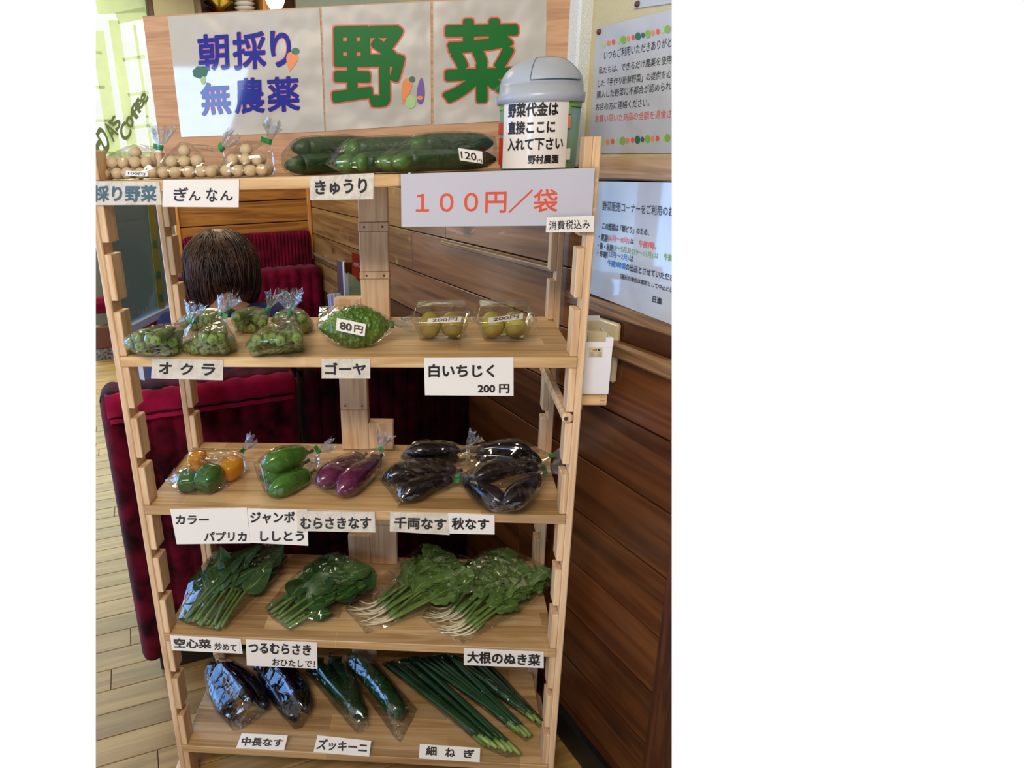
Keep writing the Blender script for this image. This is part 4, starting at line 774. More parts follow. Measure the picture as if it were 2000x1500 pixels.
tagp(obj('brass_pot', MB().lathe(V((pc.x, pc.y, 0)), [(.001, zsh+.001), (pr*.5, zsh+.001), (pr*.5, zt_-.05), (pr*1.25, zt_-.01), (pr*1.2, zt_), (pr*.9, zt_-.01), (pr*.45, zt_-.04), (.001, zt_-.04)], 28), M['brass'], smooth=True), 'brass pot with a flared rim in the brown niche', 'pot')
qc = onU(478, 10, FU-.16); qr = (onU(500, 10, FU-.16)-onU(460, 10, FU-.16)).length/2
for k in range(5):
    z0_ = zsh+.002+k*.028
    tagp(obj('plate', MB().lathe(V((qc.x, qc.y, z0_)), [(.001, 0), (qr*.6, 0), (qr, .018), (qr, .022), (qr*.6, .005), (.001, .005)], 28), M['plate'], smooth=True), ['bottom plate of the white stack beside the brass pot', 'second plate from the bottom of the stack beside the brass pot', 'middle plate of the stack beside the brass pot', 'second plate from the top of the stack beside the brass pot', 'topmost plate of the white stack beside the brass pot'][k], 'plate', 'plates in the niche')
lp = onU(537, -6, 3.4); lr_ = (onU(557, 0, 3.4)-onU(517, 0, 3.4)).length/2
lm = thing('pendant_lamp', lp-V((0, 0, .06)), 'glowing white pendant lamp whose lower tip shows above the board', 'lamp')
obj('shade', MB().ball(lp+V((0, 0, .02)), (lr_, lr_, .10), 20, 12), M['bulb'], lm, smooth=True)
obj('cord', MB().sweep([lp+V((0, 0, .10)), V((lp.x, lp.y, 1.149))], [.004]*2, 6), M['black'], lm)
# ================================================================== VEGETABLES AND THEIR BAGS
rnd = random.Random(21)
def wm(o):
    m = o.matrix_basis.copy()
    return wm(o.parent) @ m if o.parent else m
def cloud(objs, infl=.0025):
    out = []
    def rec(o):
        if o.type == 'MESH':
            m = wm(o); vs = [m @ v.co for v in o.data.vertices]
            c = sum(vs, V((0, 0, 0)))/len(vs); st = max(1, len(vs)//160)
            out.extend([v+(v-c).normalized()*infl for v in vs[::st]])
        for ch in kids.get(o.name, []): rec(ch)
    for o in objs: rec(o)
    return out
kids = {}
def rebuild_kids():
    kids.clear()
    for o in COL.objects:
        if o.parent: kids.setdefault(o.parent.name, []).append(o)
def bag(label, objs, sz, tie=None, tdir=None, extra=(), group=None, mat='film', tuft=.032, seed=0, crump=.0022, tape=True, infl=.0035, sub=.020):
    """clear bag drawn tight round what it holds; gathered at tie and spreading beyond it"""
    rebuild_kids(); r = random.Random(seed+5); crump *= .7
    pts = cloud(objs, infl)+[V(p) for p in extra]
    for p in pts: p.z = max(p.z, sz+.0007)
    loc = V((sum(p.x for p in pts)/len(pts), sum(p.y for p in pts)/len(pts), sz))
    if tie is not None:
        ax = V(tdir).normalized(); a = ax.cross(Z).normalized() if abs(ax.z) < .95 else V((1, 0, 0)); b = ax.cross(a)
        for k in range(8):
            th = math.pi*k/4; pts.append(tie+a*math.cos(th)*.004+b*math.sin(th)*.004)
    bm = bmesh.new()
    for p in pts: bm.verts.new(p-loc)
    res = bmesh.ops.convex_hull(bm, input=list(bm.verts))
    bmesh.ops.delete(bm, geom=list({g for g in res['geom_interior']+res['geom_unused'] if isinstance(g, bmesh.types.BMVert)}), context='VERTS')
    bmesh.ops.dissolve_limit(bm, angle_limit=.10, verts=list(bm.verts), edges=list(bm.edges)); bmesh.ops.triangulate(bm, faces=list(bm.faces))
    for _ in range(3):
        es = [e for e in bm.edges if e.calc_length() > sub]
        if es: bmesh.ops.subdivide_edges(bm, edges=es, cuts=1); bmesh.ops.triangulate(bm, faces=[f for f in bm.faces if len(f.verts) > 3])
    bm.normal_update(); off = V((r.random()*9, r.random()*9, r.random()*9))
    mv = []
    for v in bm.verts:
        q = v.co*55+off; h = abs(noise.noise(q))*crump*1.6+noise.noise(q*2.7)*crump*.3
        mv.append((v, v.co+v.normal*h))
    for v, c in mv: v.co = c; v.co.z = max(v.co.z, .0006)
    bmesh.ops.recalc_face_normals(bm, faces=list(bm.faces))
    me = bpy.data.meshes.new('film'); bm.to_mesh(me); bm.free(); me.materials.append(M[mat])
    if tie is None:
        o = bpy.data.objects.new('vegetable_bag', me); COL.objects.link(o); o.location = loc; o['_org'] = list(loc)
        return tagp(o, label, 'bag', group)
    t = thing('vegetable_bag', loc, label, 'bag', group)
    o = bpy.data.objects.new('film', me); COL.objects.link(o); o.parent = t
    mb = MB(); n = 26; rings = 5
    for i in range(rings):
        s = i/(rings-1)
        for k in range(n):
            th = 2*math.pi*k/n; rr = (.003+tuft*.55*s**.8)*(1+.45*s*math.sin(k*2.1+seed)+.2*s*r.uniform(-1, 1))
            mb.v.append(tie+ax*(tuft*s*(1+.25*math.sin(k*1.7+seed)*s))+a*math.cos(th)*rr+b*math.sin(th)*rr*.55)
    for i in range(rings-1):
        for k in range(n): mb.f.append((i*n+k, i*n+(k+1) % n, (i+1)*n+(k+1) % n, (i+1)*n+k))
    obj('tuft', mb, M['tuft'], t, smooth=True)
    if tape:
        tb_ = MB().sweep([tie-ax*.004, tie+ax*.005], [.0046, .0046], 10)
        fl_ = a*math.cos(seed)+b*math.sin(seed); fl_ = (fl_ - ax*fl_.dot(ax)).normalized()
        q = [tie-ax*.004, tie-ax*.004+fl_*.014, tie+ax*.005+fl_*.015, tie+ax*.005]; nn = ax.cross(fl_)
        tb_.quadbox(q, nn, .0008); obj('tape', tb_, M['tape'], t)
    return t
# ---- ginkgo nuts, three bags
def nuts(x0, x1, y0, label, bl, seed, tie, tdir, blabel=None):
    r = random.Random(seed); out = []
    rows = [(.0102, .0, 3), (.027, .012, 2), (.043, .030, 1)]
    for zc, inset, nd in rows:
        X = x0+.010+inset
        while X < x1-.008-inset:
            for d in range(nd):
                if zc > .04 and r.random() < .35: continue
                c = V((X+r.uniform(-.002, .002), y0+.012+inset*.6+d*.020+r.uniform(-.002, .002), zc+r.uniform(0, .0012)))
                o = obj('ginkgo_nut', MB().ball(c, (.0104+r.uniform(-.0008, .0008), .0094, .0096), 12, 9), M['nut'], smooth=True)
                tagp(o, label, 'nut', bl); out.append(o)
            X += .0205
    tagp_b = bag(blabel, out, 0, tie, tdir, group=None, seed=seed, mat='film')
    return out
ax = lambda px: onY(px, 335, .05).x
n1_ = nuts(ax(203), ax(318), .02, 'beige ginkgo nut in the leftmost bag on the top shelf', 'nuts in the leftmost bag', 3, V((ax(308), .075, .050)), (.25, .05, 1), 'leftmost clear bag of ginkgo nuts with a green tape')
n2_ = nuts(ax(318), ax(434), .02, 'beige ginkgo nut in the second bag from the left, top shelf', 'nuts in the second bag', 4, V((ax(428), .075, .046)), (.8, 0, .7), 'second clear bag of ginkgo nuts from the left')
n3_ = nuts(ax(436), ax(543), .022, 'beige ginkgo nut in the bag beside the cucumbers', 'nuts in the third bag', 5, V((ax(520), .085, .055)), (.3, 0, .9), 'clear bag of ginkgo nuts beside the cucumbers')
q = [onY(x, y, .004) for x, y in ((246, 333), (289, 336), (288, 345), (245, 343))]
o = tagp(recalc(obj('price_sticker', MB().quadbox(q, NF, .0005), M['paper'])), 'tiny white price sticker on the leftmost nut bag', 'sticker')
lay(o, NF, [onY(x, y, .004) for x, y in ((250, 335), (284, 338), (283, 343), (250, 341))], '100円', M['slate'], .02)
# ---- cucumbers
def cuke(p0, p1, r, label, group, endcol=True):
    pts = bez(p0, (p0+p1)/2+V((0, .006, .002)), p1, 14); rr = [r*k for k in (.45, .8, .95, 1, 1, 1, 1, 1, 1, 1, .97, .9, .7, .3)]
    t = thing('cucumber', V((p0+p1)/2)-Z*r, label, 'cucumber', group)
    obj('body', MB().sweep(pts[2:], rr[2:], 14, lambda a, i: 1+.03*math.cos(7*a)), M['cuke'], t, smooth=True)
    obj('pale_end' if endcol else 'dark_end', MB().sweep(pts[:3], [r*.42, r*.82, r*.965], 14, lambda a, i: 1+.03*math.cos(7*a)), M['cuke_end' if endcol else 'cuke'], t, smooth=True)
    obj('stem_scar', MB().sweep([p0-(p1-p0).normalized()*.004, p0], [r*.15, r*.2], 8), M['calyx'], t, smooth=True)
    return t
rc = .0165
def X_(px, y): return onY(px, 320, y).x
cb = []
for j, (a, b, ya, yb, z) in enumerate(((566, 735, .09, .20, rc), (560, 720, .055, .165, rc), (575, 730, .085, .18, rc*2.7), (590, 700, .125, .235, rc))):
    cb.append(cuke(V((X_(a, ya), ya, z)), V((X_(b, yb), yb, z+(.002 if z < .03 else 0))), rc, 'dark cucumber in the leftmost cucumber bag', 'cucumbers in the left bag', False))
bag('clear bag of dark cucumbers right of the nut bags', cb, 0, extra=[V((X_(548, .04), .05, .035)), V((X_(552, .05), .07, .008))], mat='film_soft', seed=8)
cb = []
for (a, b, ya, yb, z) in ((657, 830, .028, .10, .018), (688, 850, .028, .062, .018), (672, 840, .062, .09, .040)):
    cb.append(cuke(V((X_(a, ya), ya, z)), V((X_(b, yb), yb, z)), rc, 'cucumber with a pale green end in the middle cucumber bag', 'cucumbers in the middle bag'))
bag('middle bag of cucumbers with two pale green ends showing', cb, 0, extra=[V((X_(628, .03), .05, .02))], mat='film_soft', seed=9)
cb = []
for (a, b, ya, yb, z) in ((737, 955, .022, .155, .018), (765, 965, .018, .118, .018), (800, 960, .07, .16, .044)):
    cb.append(cuke(V((X_(a, ya), ya, z)), V((X_(b, yb), yb, z)), rc, 'cucumber in the bag that bears the 120 yen sticker', 'cucumbers in the right bag'))
bag('long bag of cucumbers with a price sticker, left of the bin', cb, 0, extra=[V((X_(722, .02), .03, .02)), V((X_(968, .1), .13, .055))], mat='film_soft', seed=10)
ys = .032
q = [onY(x, y, ys) for x, y in ((895, 289), (942, 296), (943, 320), (898, 313))]
o = tagp(recalc(obj('price_sticker', MB().quadbox(q, NF, .0005), M['paper'])), 'white sticker with brushed 120 on the cucumber bag by the bin', 'sticker')
lay(o, NF, [onY(x, y, ys) for x, y in ((899, 295), (930, 299), (931, 314), (901, 309))], '120', M['black'], .015); lay(o, NF, [onY(x, y, ys) for x, y in ((931, 310), (941, 312), (942, 319), (932, 317))], '円', M['black'], .01)

# ---- okra
def okra(p, tip, label, group):
    d = (tip-p); L_ = d.length; pts = bez(p, p+d*.5+Z*.003, tip, 9)
    rr = [.0088, .0094, .0092, .0086, .0078, .0066, .0052, .0034, .0010]
    sh = lambda a, i: 1+.07*math.cos(5*a)
    t = thing('okra', V(p)-Z*.009, label, 'okra', group)
    obj('pod', MB().sweep(pts, rr, 15, sh), M['okra'], t, smooth=True)
    u_ = d.normalized()
    obj('cap', MB().sweep([p-u_*.005, p-u_*.0035, p+u_*.002], [.0045, .0088, .0097], 15, sh), M['okra_cap'], t, smooth=True)
    obj('stem', MB().sweep([p-u_*.009, p-u_*.004], [.0032, .0034], 9), M['okra_cap'], t, smooth=True)
    return t
S2 = SH[1]
def okrabag(heads, conv, label, blabel, seed, tie, tdir, L_=.082, z0=S2):
    r = random.Random(seed); out = []; ymax = max(h[1] for h in heads)
    for (hx, hy) in heads:
        x, y = 180+hx/4, 560+hy/4; lv = (560+ymax/4-y)
        z = z0+.0105+ (0 if lv < 9 else (.017 if lv < 20 else .033))
        p = onZ(x, y, z); cx = onY(conv[0], conv[1], p.y+L_).x
        tip = V((p.x+(cx-p.x)*.62+r.uniform(-.004, .004), p.y+L_*r.uniform(.88, 1), z+r.uniform(-.002, .004)))
        out.append(okra(p, tip, label, blabel[1]))
    bag(blabel[0], out, z0, tie, tdir, seed=seed, infl=.002)
okrabag([(290, 440), (350, 395), (375, 465), (450, 410), (500, 470), (560, 425), (575, 502), (635, 492), (310, 480), (440, 500), (500, 420), (630, 430)], (350, 630), 'okra pod in the front left bag on the second shelf', ('flat clear bag of okra at the left end of the second shelf', 'okra in the front left bag'), 31, onZ(372, 628, S2+.045), (.2, .5, .8))
okrabag([(745, 480), (820, 432), (870, 400), (945, 412), (880, 495), (955, 488), (1010, 440), (1035, 490), (1090, 465), (800, 490), (900, 440), (1000, 400)], (425, 620), 'okra pod in the front middle bag of okra', ('clear bag of okra in the front row, second from the left', 'okra in the front middle bag'), 32, onZ(430, 615, S2+.05), (.3, .4, .8))
okrabag([(1250, 462), (1290, 415), (1345, 402), (1410, 402), (1395, 485), (1460, 480), (1530, 478), (1618, 468), (1530, 390), (1330, 485), (1600, 400), (1470, 420), (1270, 500)], (560, 625), 'okra pod in the front right bag of okra', ('clear bag of okra in the front row, left of the bitter melon', 'okra in the front right bag'), 33, onZ(566, 612, S2+.055), (0, .1, 1))
okrabag([(715, 275), (765, 250), (815, 300), (870, 245), (910, 268), (790, 305), (860, 300), (930, 300)], (430, 600), 'okra pod in the back left bag of okra', ('clear bag of okra in the back row, leftmost', 'okra in the back left bag'), 34, onZ(444, 605, S2+.040), (.6, .0, .8), L_=.075)
okrabag([(1130, 240), (1190, 262), (1185, 325), (1245, 325), (1290, 258), (1150, 300), (1330, 285), (1240, 250)], (510, 600), 'okra pod in the back middle bag of okra', ('clear bag of okra in the back row, middle, with green tape', 'okra in the back middle bag'), 35, onZ(524, 604, S2+.045), (.4, 0, .9), L_=.075)
okrabag([(1440, 262), (1500, 240), (1640, 250), (1690, 300), (1655, 330), (1560, 300), (1480, 320)], (572, 600), 'okra pod in the back right bag of okra', ('clear bag of okra in the back row, rightmost', 'okra in the back right bag'), 36, onZ(570, 600, S2+.045), (0, 0, 1), L_=.075)

# ---- bitter melon
gc = onZ(694, 638, S2+.036); gd = V((1, .12, .0)).normalized()
mb = MB(); nA, nL = 110, 130
side = gd.cross(Z).normalized(); upv = side.cross(gd)
for i in range(nL+1):
    t_ = i/nL; x = -.066+.128*t_; w_ = math.sin(math.pi*t_)**.62; r0 = .0355*w_*(1 if t_ > .5 else .55+.45*math.sin(math.pi*t_)) + .0006
    for k in range(nA):
        a = 2*math.pi*k/nA; p = gd*x+side*(math.cos(a)*r0)+upv*(math.sin(a)*r0*.98)
        d = noise.voronoi(V((x*150, a*9*max(.3, w_), 0)) if False else p*118)[0]; h = (max(0, .62-d[0])**.6)*.0075*min(1, w_*1.6)
        nrm = (side*math.cos(a)+upv*math.sin(a)); mb.v.append(gc+p+nrm*h)
for i in range(nL):
    for k in range(nA): mb.f.append((i*nA+k, i*nA+(k+1) % nA, (i+1)*nA+(k+1) % nA, (i+1)*nA+k))
mb.f.append(tuple(range(nA))[::-1]); mb.f.append(tuple(nL*nA+k for k in range(nA)))
gy = thing('bitter_melon', V((gc.x, gc.y, S2)), 'warty green bitter melon on the second shelf', 'melon')
obj('body', mb, M['goya'], gy, smooth=True); obj('stem', MB().sweep([gc+gd*.061, gc+gd*.070], [.004, .003], 8), M['stem'], gy, smooth=True)
bag('clear bag round the bitter melon, tied with green tape at its right', [gy], S2, onZ(764, 632, S2+.034), (1, 0, .05), seed=40, extra=[onZ(625, 600, S2+.06), onZ(622, 634, S2+.035), onZ(628, 600, S2+.045), onZ(632, 655, S2+.01)])
gn_ = V((.05, -.82, .57)).normalized(); gcn = gn_.dot(gc)+.0415
q = [on(x, y, gn_, gcn) for x, y in ((658, 621), (715, 633), (712, 657), (656, 645))]
o = tagp(recalc(obj('price_sticker', MB().quadbox(q, gn_, .0006), M['paper'])), 'white 80 yen sticker on the bitter melon bag', 'sticker')
lay(o, gn_, [on(x, y, gn_, gcn) for x, y in ((664, 628), (688, 633), (687, 648), (663, 643))], '80', M['black'], .04); lay(o, gn_, [on(x, y, gn_, gcn) for x, y in ((692, 634), (710, 638), (708, 652), (691, 649))], '円', M['black'], .03)

# ---- fig trays
def rrect(w_, d_, n=32, e=.22):
    out = []
    for k in range(n):
        a = 2*math.pi*k/n; c, s = math.cos(a), math.sin(a); out.append((math.copysign(abs(c)**e, c)*w_/2, math.copysign(abs(s)**e, s)*d_/2))
    return out
def loft(rings):
    mb = MB(); n = 32
    for (cx, cy, z, w_, d_) in rings:
        for x, y in rrect(w_, d_): mb.v.append(V((cx+x, cy+y, z)))
    for i in range(len(rings)-1):
        for k in range(n): mb.f.append((i*n+k, i*n+(k+1) % n, (i+1)*n+(k+1) % n, (i+1)*n+k))
    return mb
def fig(c, r, mat, label, group):
    prof = [(.0001, -r*.95), (r*.55, -r*.82), (r*.92, -r*.35), (r, .1*r), (r*.85, r*.55), (r*.5, r*.95), (r*.22, r*1.2), (.0001, r*1.28)]
    t = thing('fig', c-Z*r, label, 'fig', group); tilt = V((.1, .9, .42)).normalized(); a = V((1, 0, 0)); b = tilt.cross(a).normalized(); a = b.cross(tilt)
    obj('fruit', MB().lathe(c, prof, 20, ax=(a, b, tilt)), mat, t, smooth=True)
    obj('stem', MB().sweep([c+tilt*r*1.2, c+tilt*r*1.5], [r*.16, r*.12], 7), M['calyx'], t, smooth=True); return t
for j, (pxb, w_lab, mts) in enumerate((((861, 669), 'left', ('figr', 'figr', 'figc', 'figr')), ((986, 669), 'right', ('figc', 'figc', 'figc', 'figr')))):
    fb = onZ(*pxb, S2); cx, cy = fb.x, fb.y+.034
    tr = thing('fruit_tray', (cx, cy, S2+.0002), 'clear %s fruit tray holding %s figs' % (w_lab, 'brownish' if j == 0 else 'yellow-green'), 'tray')
    z = S2
    ty = loft([(cx, cy, z+.0012, .001, .001), (cx, cy, z+.0012, .070, .058), (cx, cy, z+.004, .078, .064), (cx, cy, z+.038, .104, .082), (cx, cy, z+.0385, .112, .090), (cx, cy, z+.041, .112, .090)])
    obj('tray', ty, M['clear'], tr, smooth=True)
    obj('lid', loft([(cx, cy, z+.0405, .114, .092), (cx, cy, z+.043, .112, .090), (cx, cy, z+.0435, .104, .082), (cx, cy, z+.064, .094, .072), (cx, cy, z+.066, .088, .066), (cx, cy, z+.066, .001, .001)]), M['clear'], tr, smooth=True)
    for k, (dx, dy) in enumerate(((-.0205, -.014), (.0205, -.015), (-.020, .021), (.0205, .020))):
        fig(V((cx+dx, cy+dy, z+.0245)), .0205, M[mts[k]], 'fig in the %s clear tray' % w_lab, 'figs in the %s tray' % w_lab)
    pts = [((836, 622), (902, 618), (900, 628), (834, 631)), ((954, 621), (1022, 612), (1021, 622), (953, 631))][j]; zl = z+.0675
    q = [onZ(x, y, zl) for x, y in pts]
    o = tagp(recalc(obj('price_sticker', MB().quadbox(q, Z, .0005), M['paper'])), '200 yen sticker lying on the %s fig tray' % w_lab, 'sticker')
    f = bil(q); letters('200円', o, M['ink'], lambda s, t, f=f: f(.14+s*.74, .15+t*.7)+Z*.0005, .01)

# ---- eggplants, zucchini, peppers
EP = [.12, .55, .82, .96, 1, .98, .93, .87, .80, .73, .66, .58, .50, .40]
def egg(tip, stem, r, bend, label, group, mat='egg', prof=EP, name='eggplant', cat='eggplant', cal='calyxd', sh=None):
    tip, stem = V(tip), V(stem); pts = bez(tip, (tip+stem)/2+V(bend), stem, len(prof)); rr = [r*k for k in prof]
    t = thing(name, V(((tip.x+stem.x)/2, (tip.y+stem.y)/2, min(tip.z, stem.z)-r)), label, cat, group)
    obj('fruit', MB().sweep(pts, rr, 20, sh), M[mat], t, smooth=True)
    d = (pts[-1]-pts[-2]).normalized(); e = rr[-1]
    obj('calyx', MB().sweep([pts[-1]-d*.016, pts[-1]-d*.006, pts[-1]+d*.003, pts[-1]+d*.006], [e*1.42+.001, e*1.25+.001, e*.75, e*.3], 20, lambda a, i: 1+(.22*math.cos(5*a) if i == 0 else .04*math.cos(5*a))), M[cal], t, smooth=True)
    obj('stem', MB().sweep([pts[-1]+d*.002, pts[-1]+d*.010, pts[-1]+d*.018+Z*.003], [.0042, .0036, .0040], 8), M['calyx'], t, smooth=True)
    return t
S3 = SH[2]
def z3(px, py, h): return onZ(px, py, S3+h)
pe = [egg(z3(619, 945, .026), z3(706, 893, .026), .0245, (0, 0, .004), 'glossy purple eggplant, left of its pair', None, 'egg2', cal='calyx'),
      egg(z3(660, 962, .026), z3(738, 897, .026), .0255, (0, 0, .004), 'glossy purple eggplant, right of its pair', None, 'egg2', cal='calyx')]
bag('clear bag of two purple eggplants in the middle of the third shelf', pe, S3, z3(742, 876, .035), (.3, .3, .8), seed=50, extra=[z3(600, 935, .02)])
e = [egg(z3(747, 937, .027), z3(886, 918, .027), .0225, (0, .03, .008), 'upper curved eggplant in the front bag left of centre', 'eggplants in the front dark bag'),
     egg(z3(786, 973, .022), z3(878, 938, .022), .0215, (-.012, .020, .004), 'lower curved eggplant in the front bag left of centre', 'eggplants in the front dark bag')]
bag('clear bag of two dark eggplants in front, beside the purple ones', e, S3, z3(893, 930, .03), (.9, -.3, .1), seed=51, extra=[z3(738, 928, .03), z3(780, 985, .004)])
e = [egg(z3(785, 893, .024), z3(892, 897, .024), .022, (0, .012, .004), 'dark eggplant lying low in the back left bag', None),
     egg(z3(795, 886, .050), z3(893, 880, .050), .020, (0, .012, .004), 'dark eggplant on top in the back left bag', None)]
bag('clear bag of dark eggplants behind, left of the two back bags', e, S3, z3(910, 874, .04), (.6, .2, .8), seed=52, tape=False)
e = [egg(z3(1058, 902, .024), z3(935, 893, .024), .024, (0, .02, .004), 'long dark eggplant in front in the back right bag', None),
     egg(z3(1040, 883, .050), z3(935, 880, .044), .018, (0, .02, .006), 'curved dark eggplant behind in the back right bag', None)]
bag('clear bag of dark eggplants behind at the right end', e, S3, z3(1076, 890, .03), (.9, .1, .2), seed=53, extra=[z3(905, 900, .03), z3(912, 925, .01)])
e = [egg(z3(990, 990, .022), z3(912, 940, .022), .0225, (-.012, .0, .006), 'left eggplant of three in the front right bag', None),
     egg(z3(985, 985, .045), z3(1048, 935, .03), .022, (.010, .0, .004), 'right eggplant of three in the front right bag', None),
     egg(z3(925, 935, .052), z3(1046, 915, .045), .021, (0, .022, .008), 'top eggplant of three in the front right bag', None)]
bag('wide clear bag of three dark eggplants at the front right', e, S3, z3(1064, 922, .035), (.9, .0, .4), seed=54, extra=[z3(905, 945, .03), z3(985, 1001, .004), z3(1060, 950, .012)])
PP = [.25, .62, .86, .97, 1, .99, .95, .90, .86, .80, .66, .35]
lob = lambda a, i: 1+.09*math.cos(3*a)+.04*math.cos(5*a+1)
j3 = [egg(z3(513, 912, .052), z3(597, 884, .052), .0235, (0, .006, .006), 'topmost big green pepper of its bag', None, 'jumbo', PP, 'green_pepper', 'pepper', 'stem', lob),
      egg(z3(510, 934, .022), z3(590, 905, .022), .0210, (0, .0, .002), 'big green pepper squeezed under the other two', None, 'jumbo', PP, 'green_pepper', 'pepper', 'stem', lob),
      egg(z3(525, 962, .022), z3(603, 925, .022), .0215, (.006, .010, .002), 'big green pepper lying in front in its bag', None, 'jumbo', PP, 'green_pepper', 'pepper', 'stem', lob)]
bag('clear bag of three big green peppers', j3, S3, z3(622, 882, .045), (.9, .1, .5), seed=55, extra=[z3(495, 905, .04)])
def bell(c, ax_, r, mat, label):
    ax_ = V(ax_).normalized(); pr = [(.15, -.80), (.5, -.98), (.82, -.85), (.98, -.45), (1, 0), (.98, .4), (.85, .75), (.5, .95), (.2, .82), (.02, .75)]
    a = ax_.orthogonal().normalized(); b = ax_.cross(a); mb = MB(); n = 28
    for rr, zz_ in pr:
        for k in range(n):
            th = 2*math.pi*k/n; q_ = r*rr*(1+.09*math.cos(4*th)); mb.v.append(c+a*math.cos(th)*q_+b*math.sin(th)*q_+ax_*zz_*r*1.15)
    for i in range(len(pr)-1):
        for k in range(n): mb.f.append((i*n+k, i*n+(k+1) % n, (i+1)*n+(k+1) % n, (i+1)*n+k))
    mb.f.append(tuple(range(n))[::-1])
    t = thing('bell_pepper', c-Z*r, label, 'pepper'); obj('fruit', mb, M[mat], t, smooth=True)
    obj('stem', MB().sweep([c+ax_*r*.84, c+ax_*r*1.1, c+ax_*r*1.35], [.0062, .004, .0045], 9), M['stem'], t, smooth=True); return t
bp = [bell(z3(366, 938, .022), (-.2, .9, .15), .0205, 'pepper', 'small dark green bell pepper, left of the colour mix'),
      bell(z3(409, 933, .026), (.3, .8, .3), .0255, 'pepper', 'large dark green bell pepper in the middle of the colour mix'),
      bell(z3(386, 898, .032), (.1, 1, .1), .019, 'paporange', 'small orange pepper behind, left in the colour mix'),
      bell(z3(452, 914, .024), (.5, .8, .2), .0225, 'paporange', 'orange pepper at the right of the colour mix')]
bag('clear bag of green and orange bell peppers', bp, S3, z3(474, 880, .035), (.6, .2, .6), seed=56, extra=[z3(322, 938, .02), z3(335, 950, .006)], mat='film')
S5 = SH[4]
def z5(px, py, h): return onZ(px, py, S5+h)
LP = [.15, .6, .85, .97, 1, 1, .98, .95, .92, .88, .84, .78, .68, .52]
e = [egg(z5(455, 1405, .022), z5(416, 1298, .022), .0195, (-.030, .0, .004), 'leftmost long dark eggplant curving along its bag', None, prof=LP),
     egg(z5(520, 1385, .024), z5(440, 1302, .024), .0195, (.012, .025, .006), 'long dark eggplant lying diagonally in the left bag', None, prof=LP),
     egg(z5(492, 1372, .055), z5(432, 1300, .050), .018, (.0, .012, .004), 'long dark eggplant lying on top in the left bag', None, prof=LP)]
bag('clear bag of three long eggplants at the left of the lowest shelf', e, S5, extra=[z5(405, 1300, .05), z5(398, 1310, .03), z5(455, 1427, .004), z5(470, 1425, .004), z5(425, 1275, .06)], seed=60, crump=.003)
e = [egg(z5(578, 1408, .022), z5(505, 1295, .022), .0205, (-.008, .0, .010), 'long dark eggplant at the left of the second bag', None, prof=LP),
     egg(z5(600, 1393, .023), z5(542, 1285, .023), .0205, (.022, .0, .010), 'long dark eggplant at the right of the second bag', None, prof=LP),
     egg(z5(590, 1382, .056), z5(530, 1290, .052), .017, (.010, .0, .006), 'long dark eggplant lying on top in the second bag', None, prof=LP)]
bag('clear bag of three long eggplants, second from the left', e, S5, extra=[z5(575, 1424, .004), z5(590, 1420, .004)], seed=61, crump=.003)
ZP = [.35, .8, .93, .97, 1, 1, 1, .99, .98, .96, .93, .88, .80, .70]
e = [egg(z5(712, 1402, .024), z5(612, 1296, .024), .0225, (-.006, .0, .010), 'dark zucchini in the left zucchini bag', None, 'zuc', ZP, 'zucchini', 'zucchini', 'calyx', lambda a, i: 1+.03*math.cos(6*a)),
     egg(z5(696, 1385, .028), z5(650, 1290, .028), .018, (.016, .0, .008), 'slim dark zucchini behind in the left zucchini bag', None, 'zuc', ZP, 'zucchini', 'zucchini', 'calyx', lambda a, i: 1+.03*math.cos(6*a))]
bag('clear bag of zucchini, left of the two', e, S5, extra=[z5(700, 1432, .002), z5(690, 1425, .004), z5(722, 1420, .01)], seed=62, crump=.003)
e = [egg(z5(784, 1400, .027), z5(690, 1288, .027), .0265, (.012, .0, .012), 'thick green zucchini beside the spring onions', None, 'zuc', ZP, 'zucchini', 'zucchini', 'calyx', lambda a, i: 1+.03*math.cos(6*a))]
bag('clear bag with one thick zucchini beside the spring onions', e, S5, extra=[z5(783, 1450, .001), z5(772, 1440, .003), z5(815, 1385, .006), z5(735, 1360, .004)], seed=63, crump=.003)
# ---- spring onions
def lerp2(a, b, s): return (a[0]+(b[0]-a[0])*s, a[1]+(b[1]-a[1])*s)
def onions(r0, r1, f0, f1, n, label, blabel, seed, group):
    r = random.Random(seed); out = []
    for k in range(n):
        s = (k+.5)/n; lv = (k % 3)*.008; a = lerp2(r0, r1, min(1, max(0, s+r.uniform(-.1, .1)))); b = lerp2(f0, f1, min(1, max(0, s+r.uniform(-.15, .15))))
        p = z5(a[0]+r.uniform(-5, 5), a[1]+r.uniform(-5, 3), .006+lv); q = z5(*b, .008+lv*1.6+.006); m = (p+q)/2+V((r.uniform(-.006, .006), r.uniform(-.006, .006), .004))
        pts = bez(p, m, q, 12); r.random(); rad = [.0040, .0050, .0050, .0050, .0051, .0053, .0055, .0056, .0055, .0050, .0042, .003]
        t = thing('spring_onion', V(((p.x+q.x)/2, (p.y+q.y)/2, S5)), label, 'onion', group)
        obj('green_leaf', MB().sweep(pts[1:], rad[1:], 8), M['negi'], t, smooth=True); obj('pale_base', MB().sweep([pts[0]+(pts[0]-pts[1])*.12, pts[1]], [rad[0], rad[1]+.0001], 8), M['negiw'], t, smooth=True)
        out.append(t)
    bag(blabel, out, S5, seed=seed, mat='film', crump=.0015, sub=.03, extra=[z5(lerp2(r0, r1, .5)[0]+8, lerp2(r0, r1, .5)[1]+18, .003)], infl=.0015)
onions((950, 1452), (1012, 1470), (748, 1296), (815, 1283), 22, 'spring onion in the front bundle', 'long clear bag of spring onions, front bundle', 71, 'spring onions of the front bundle')
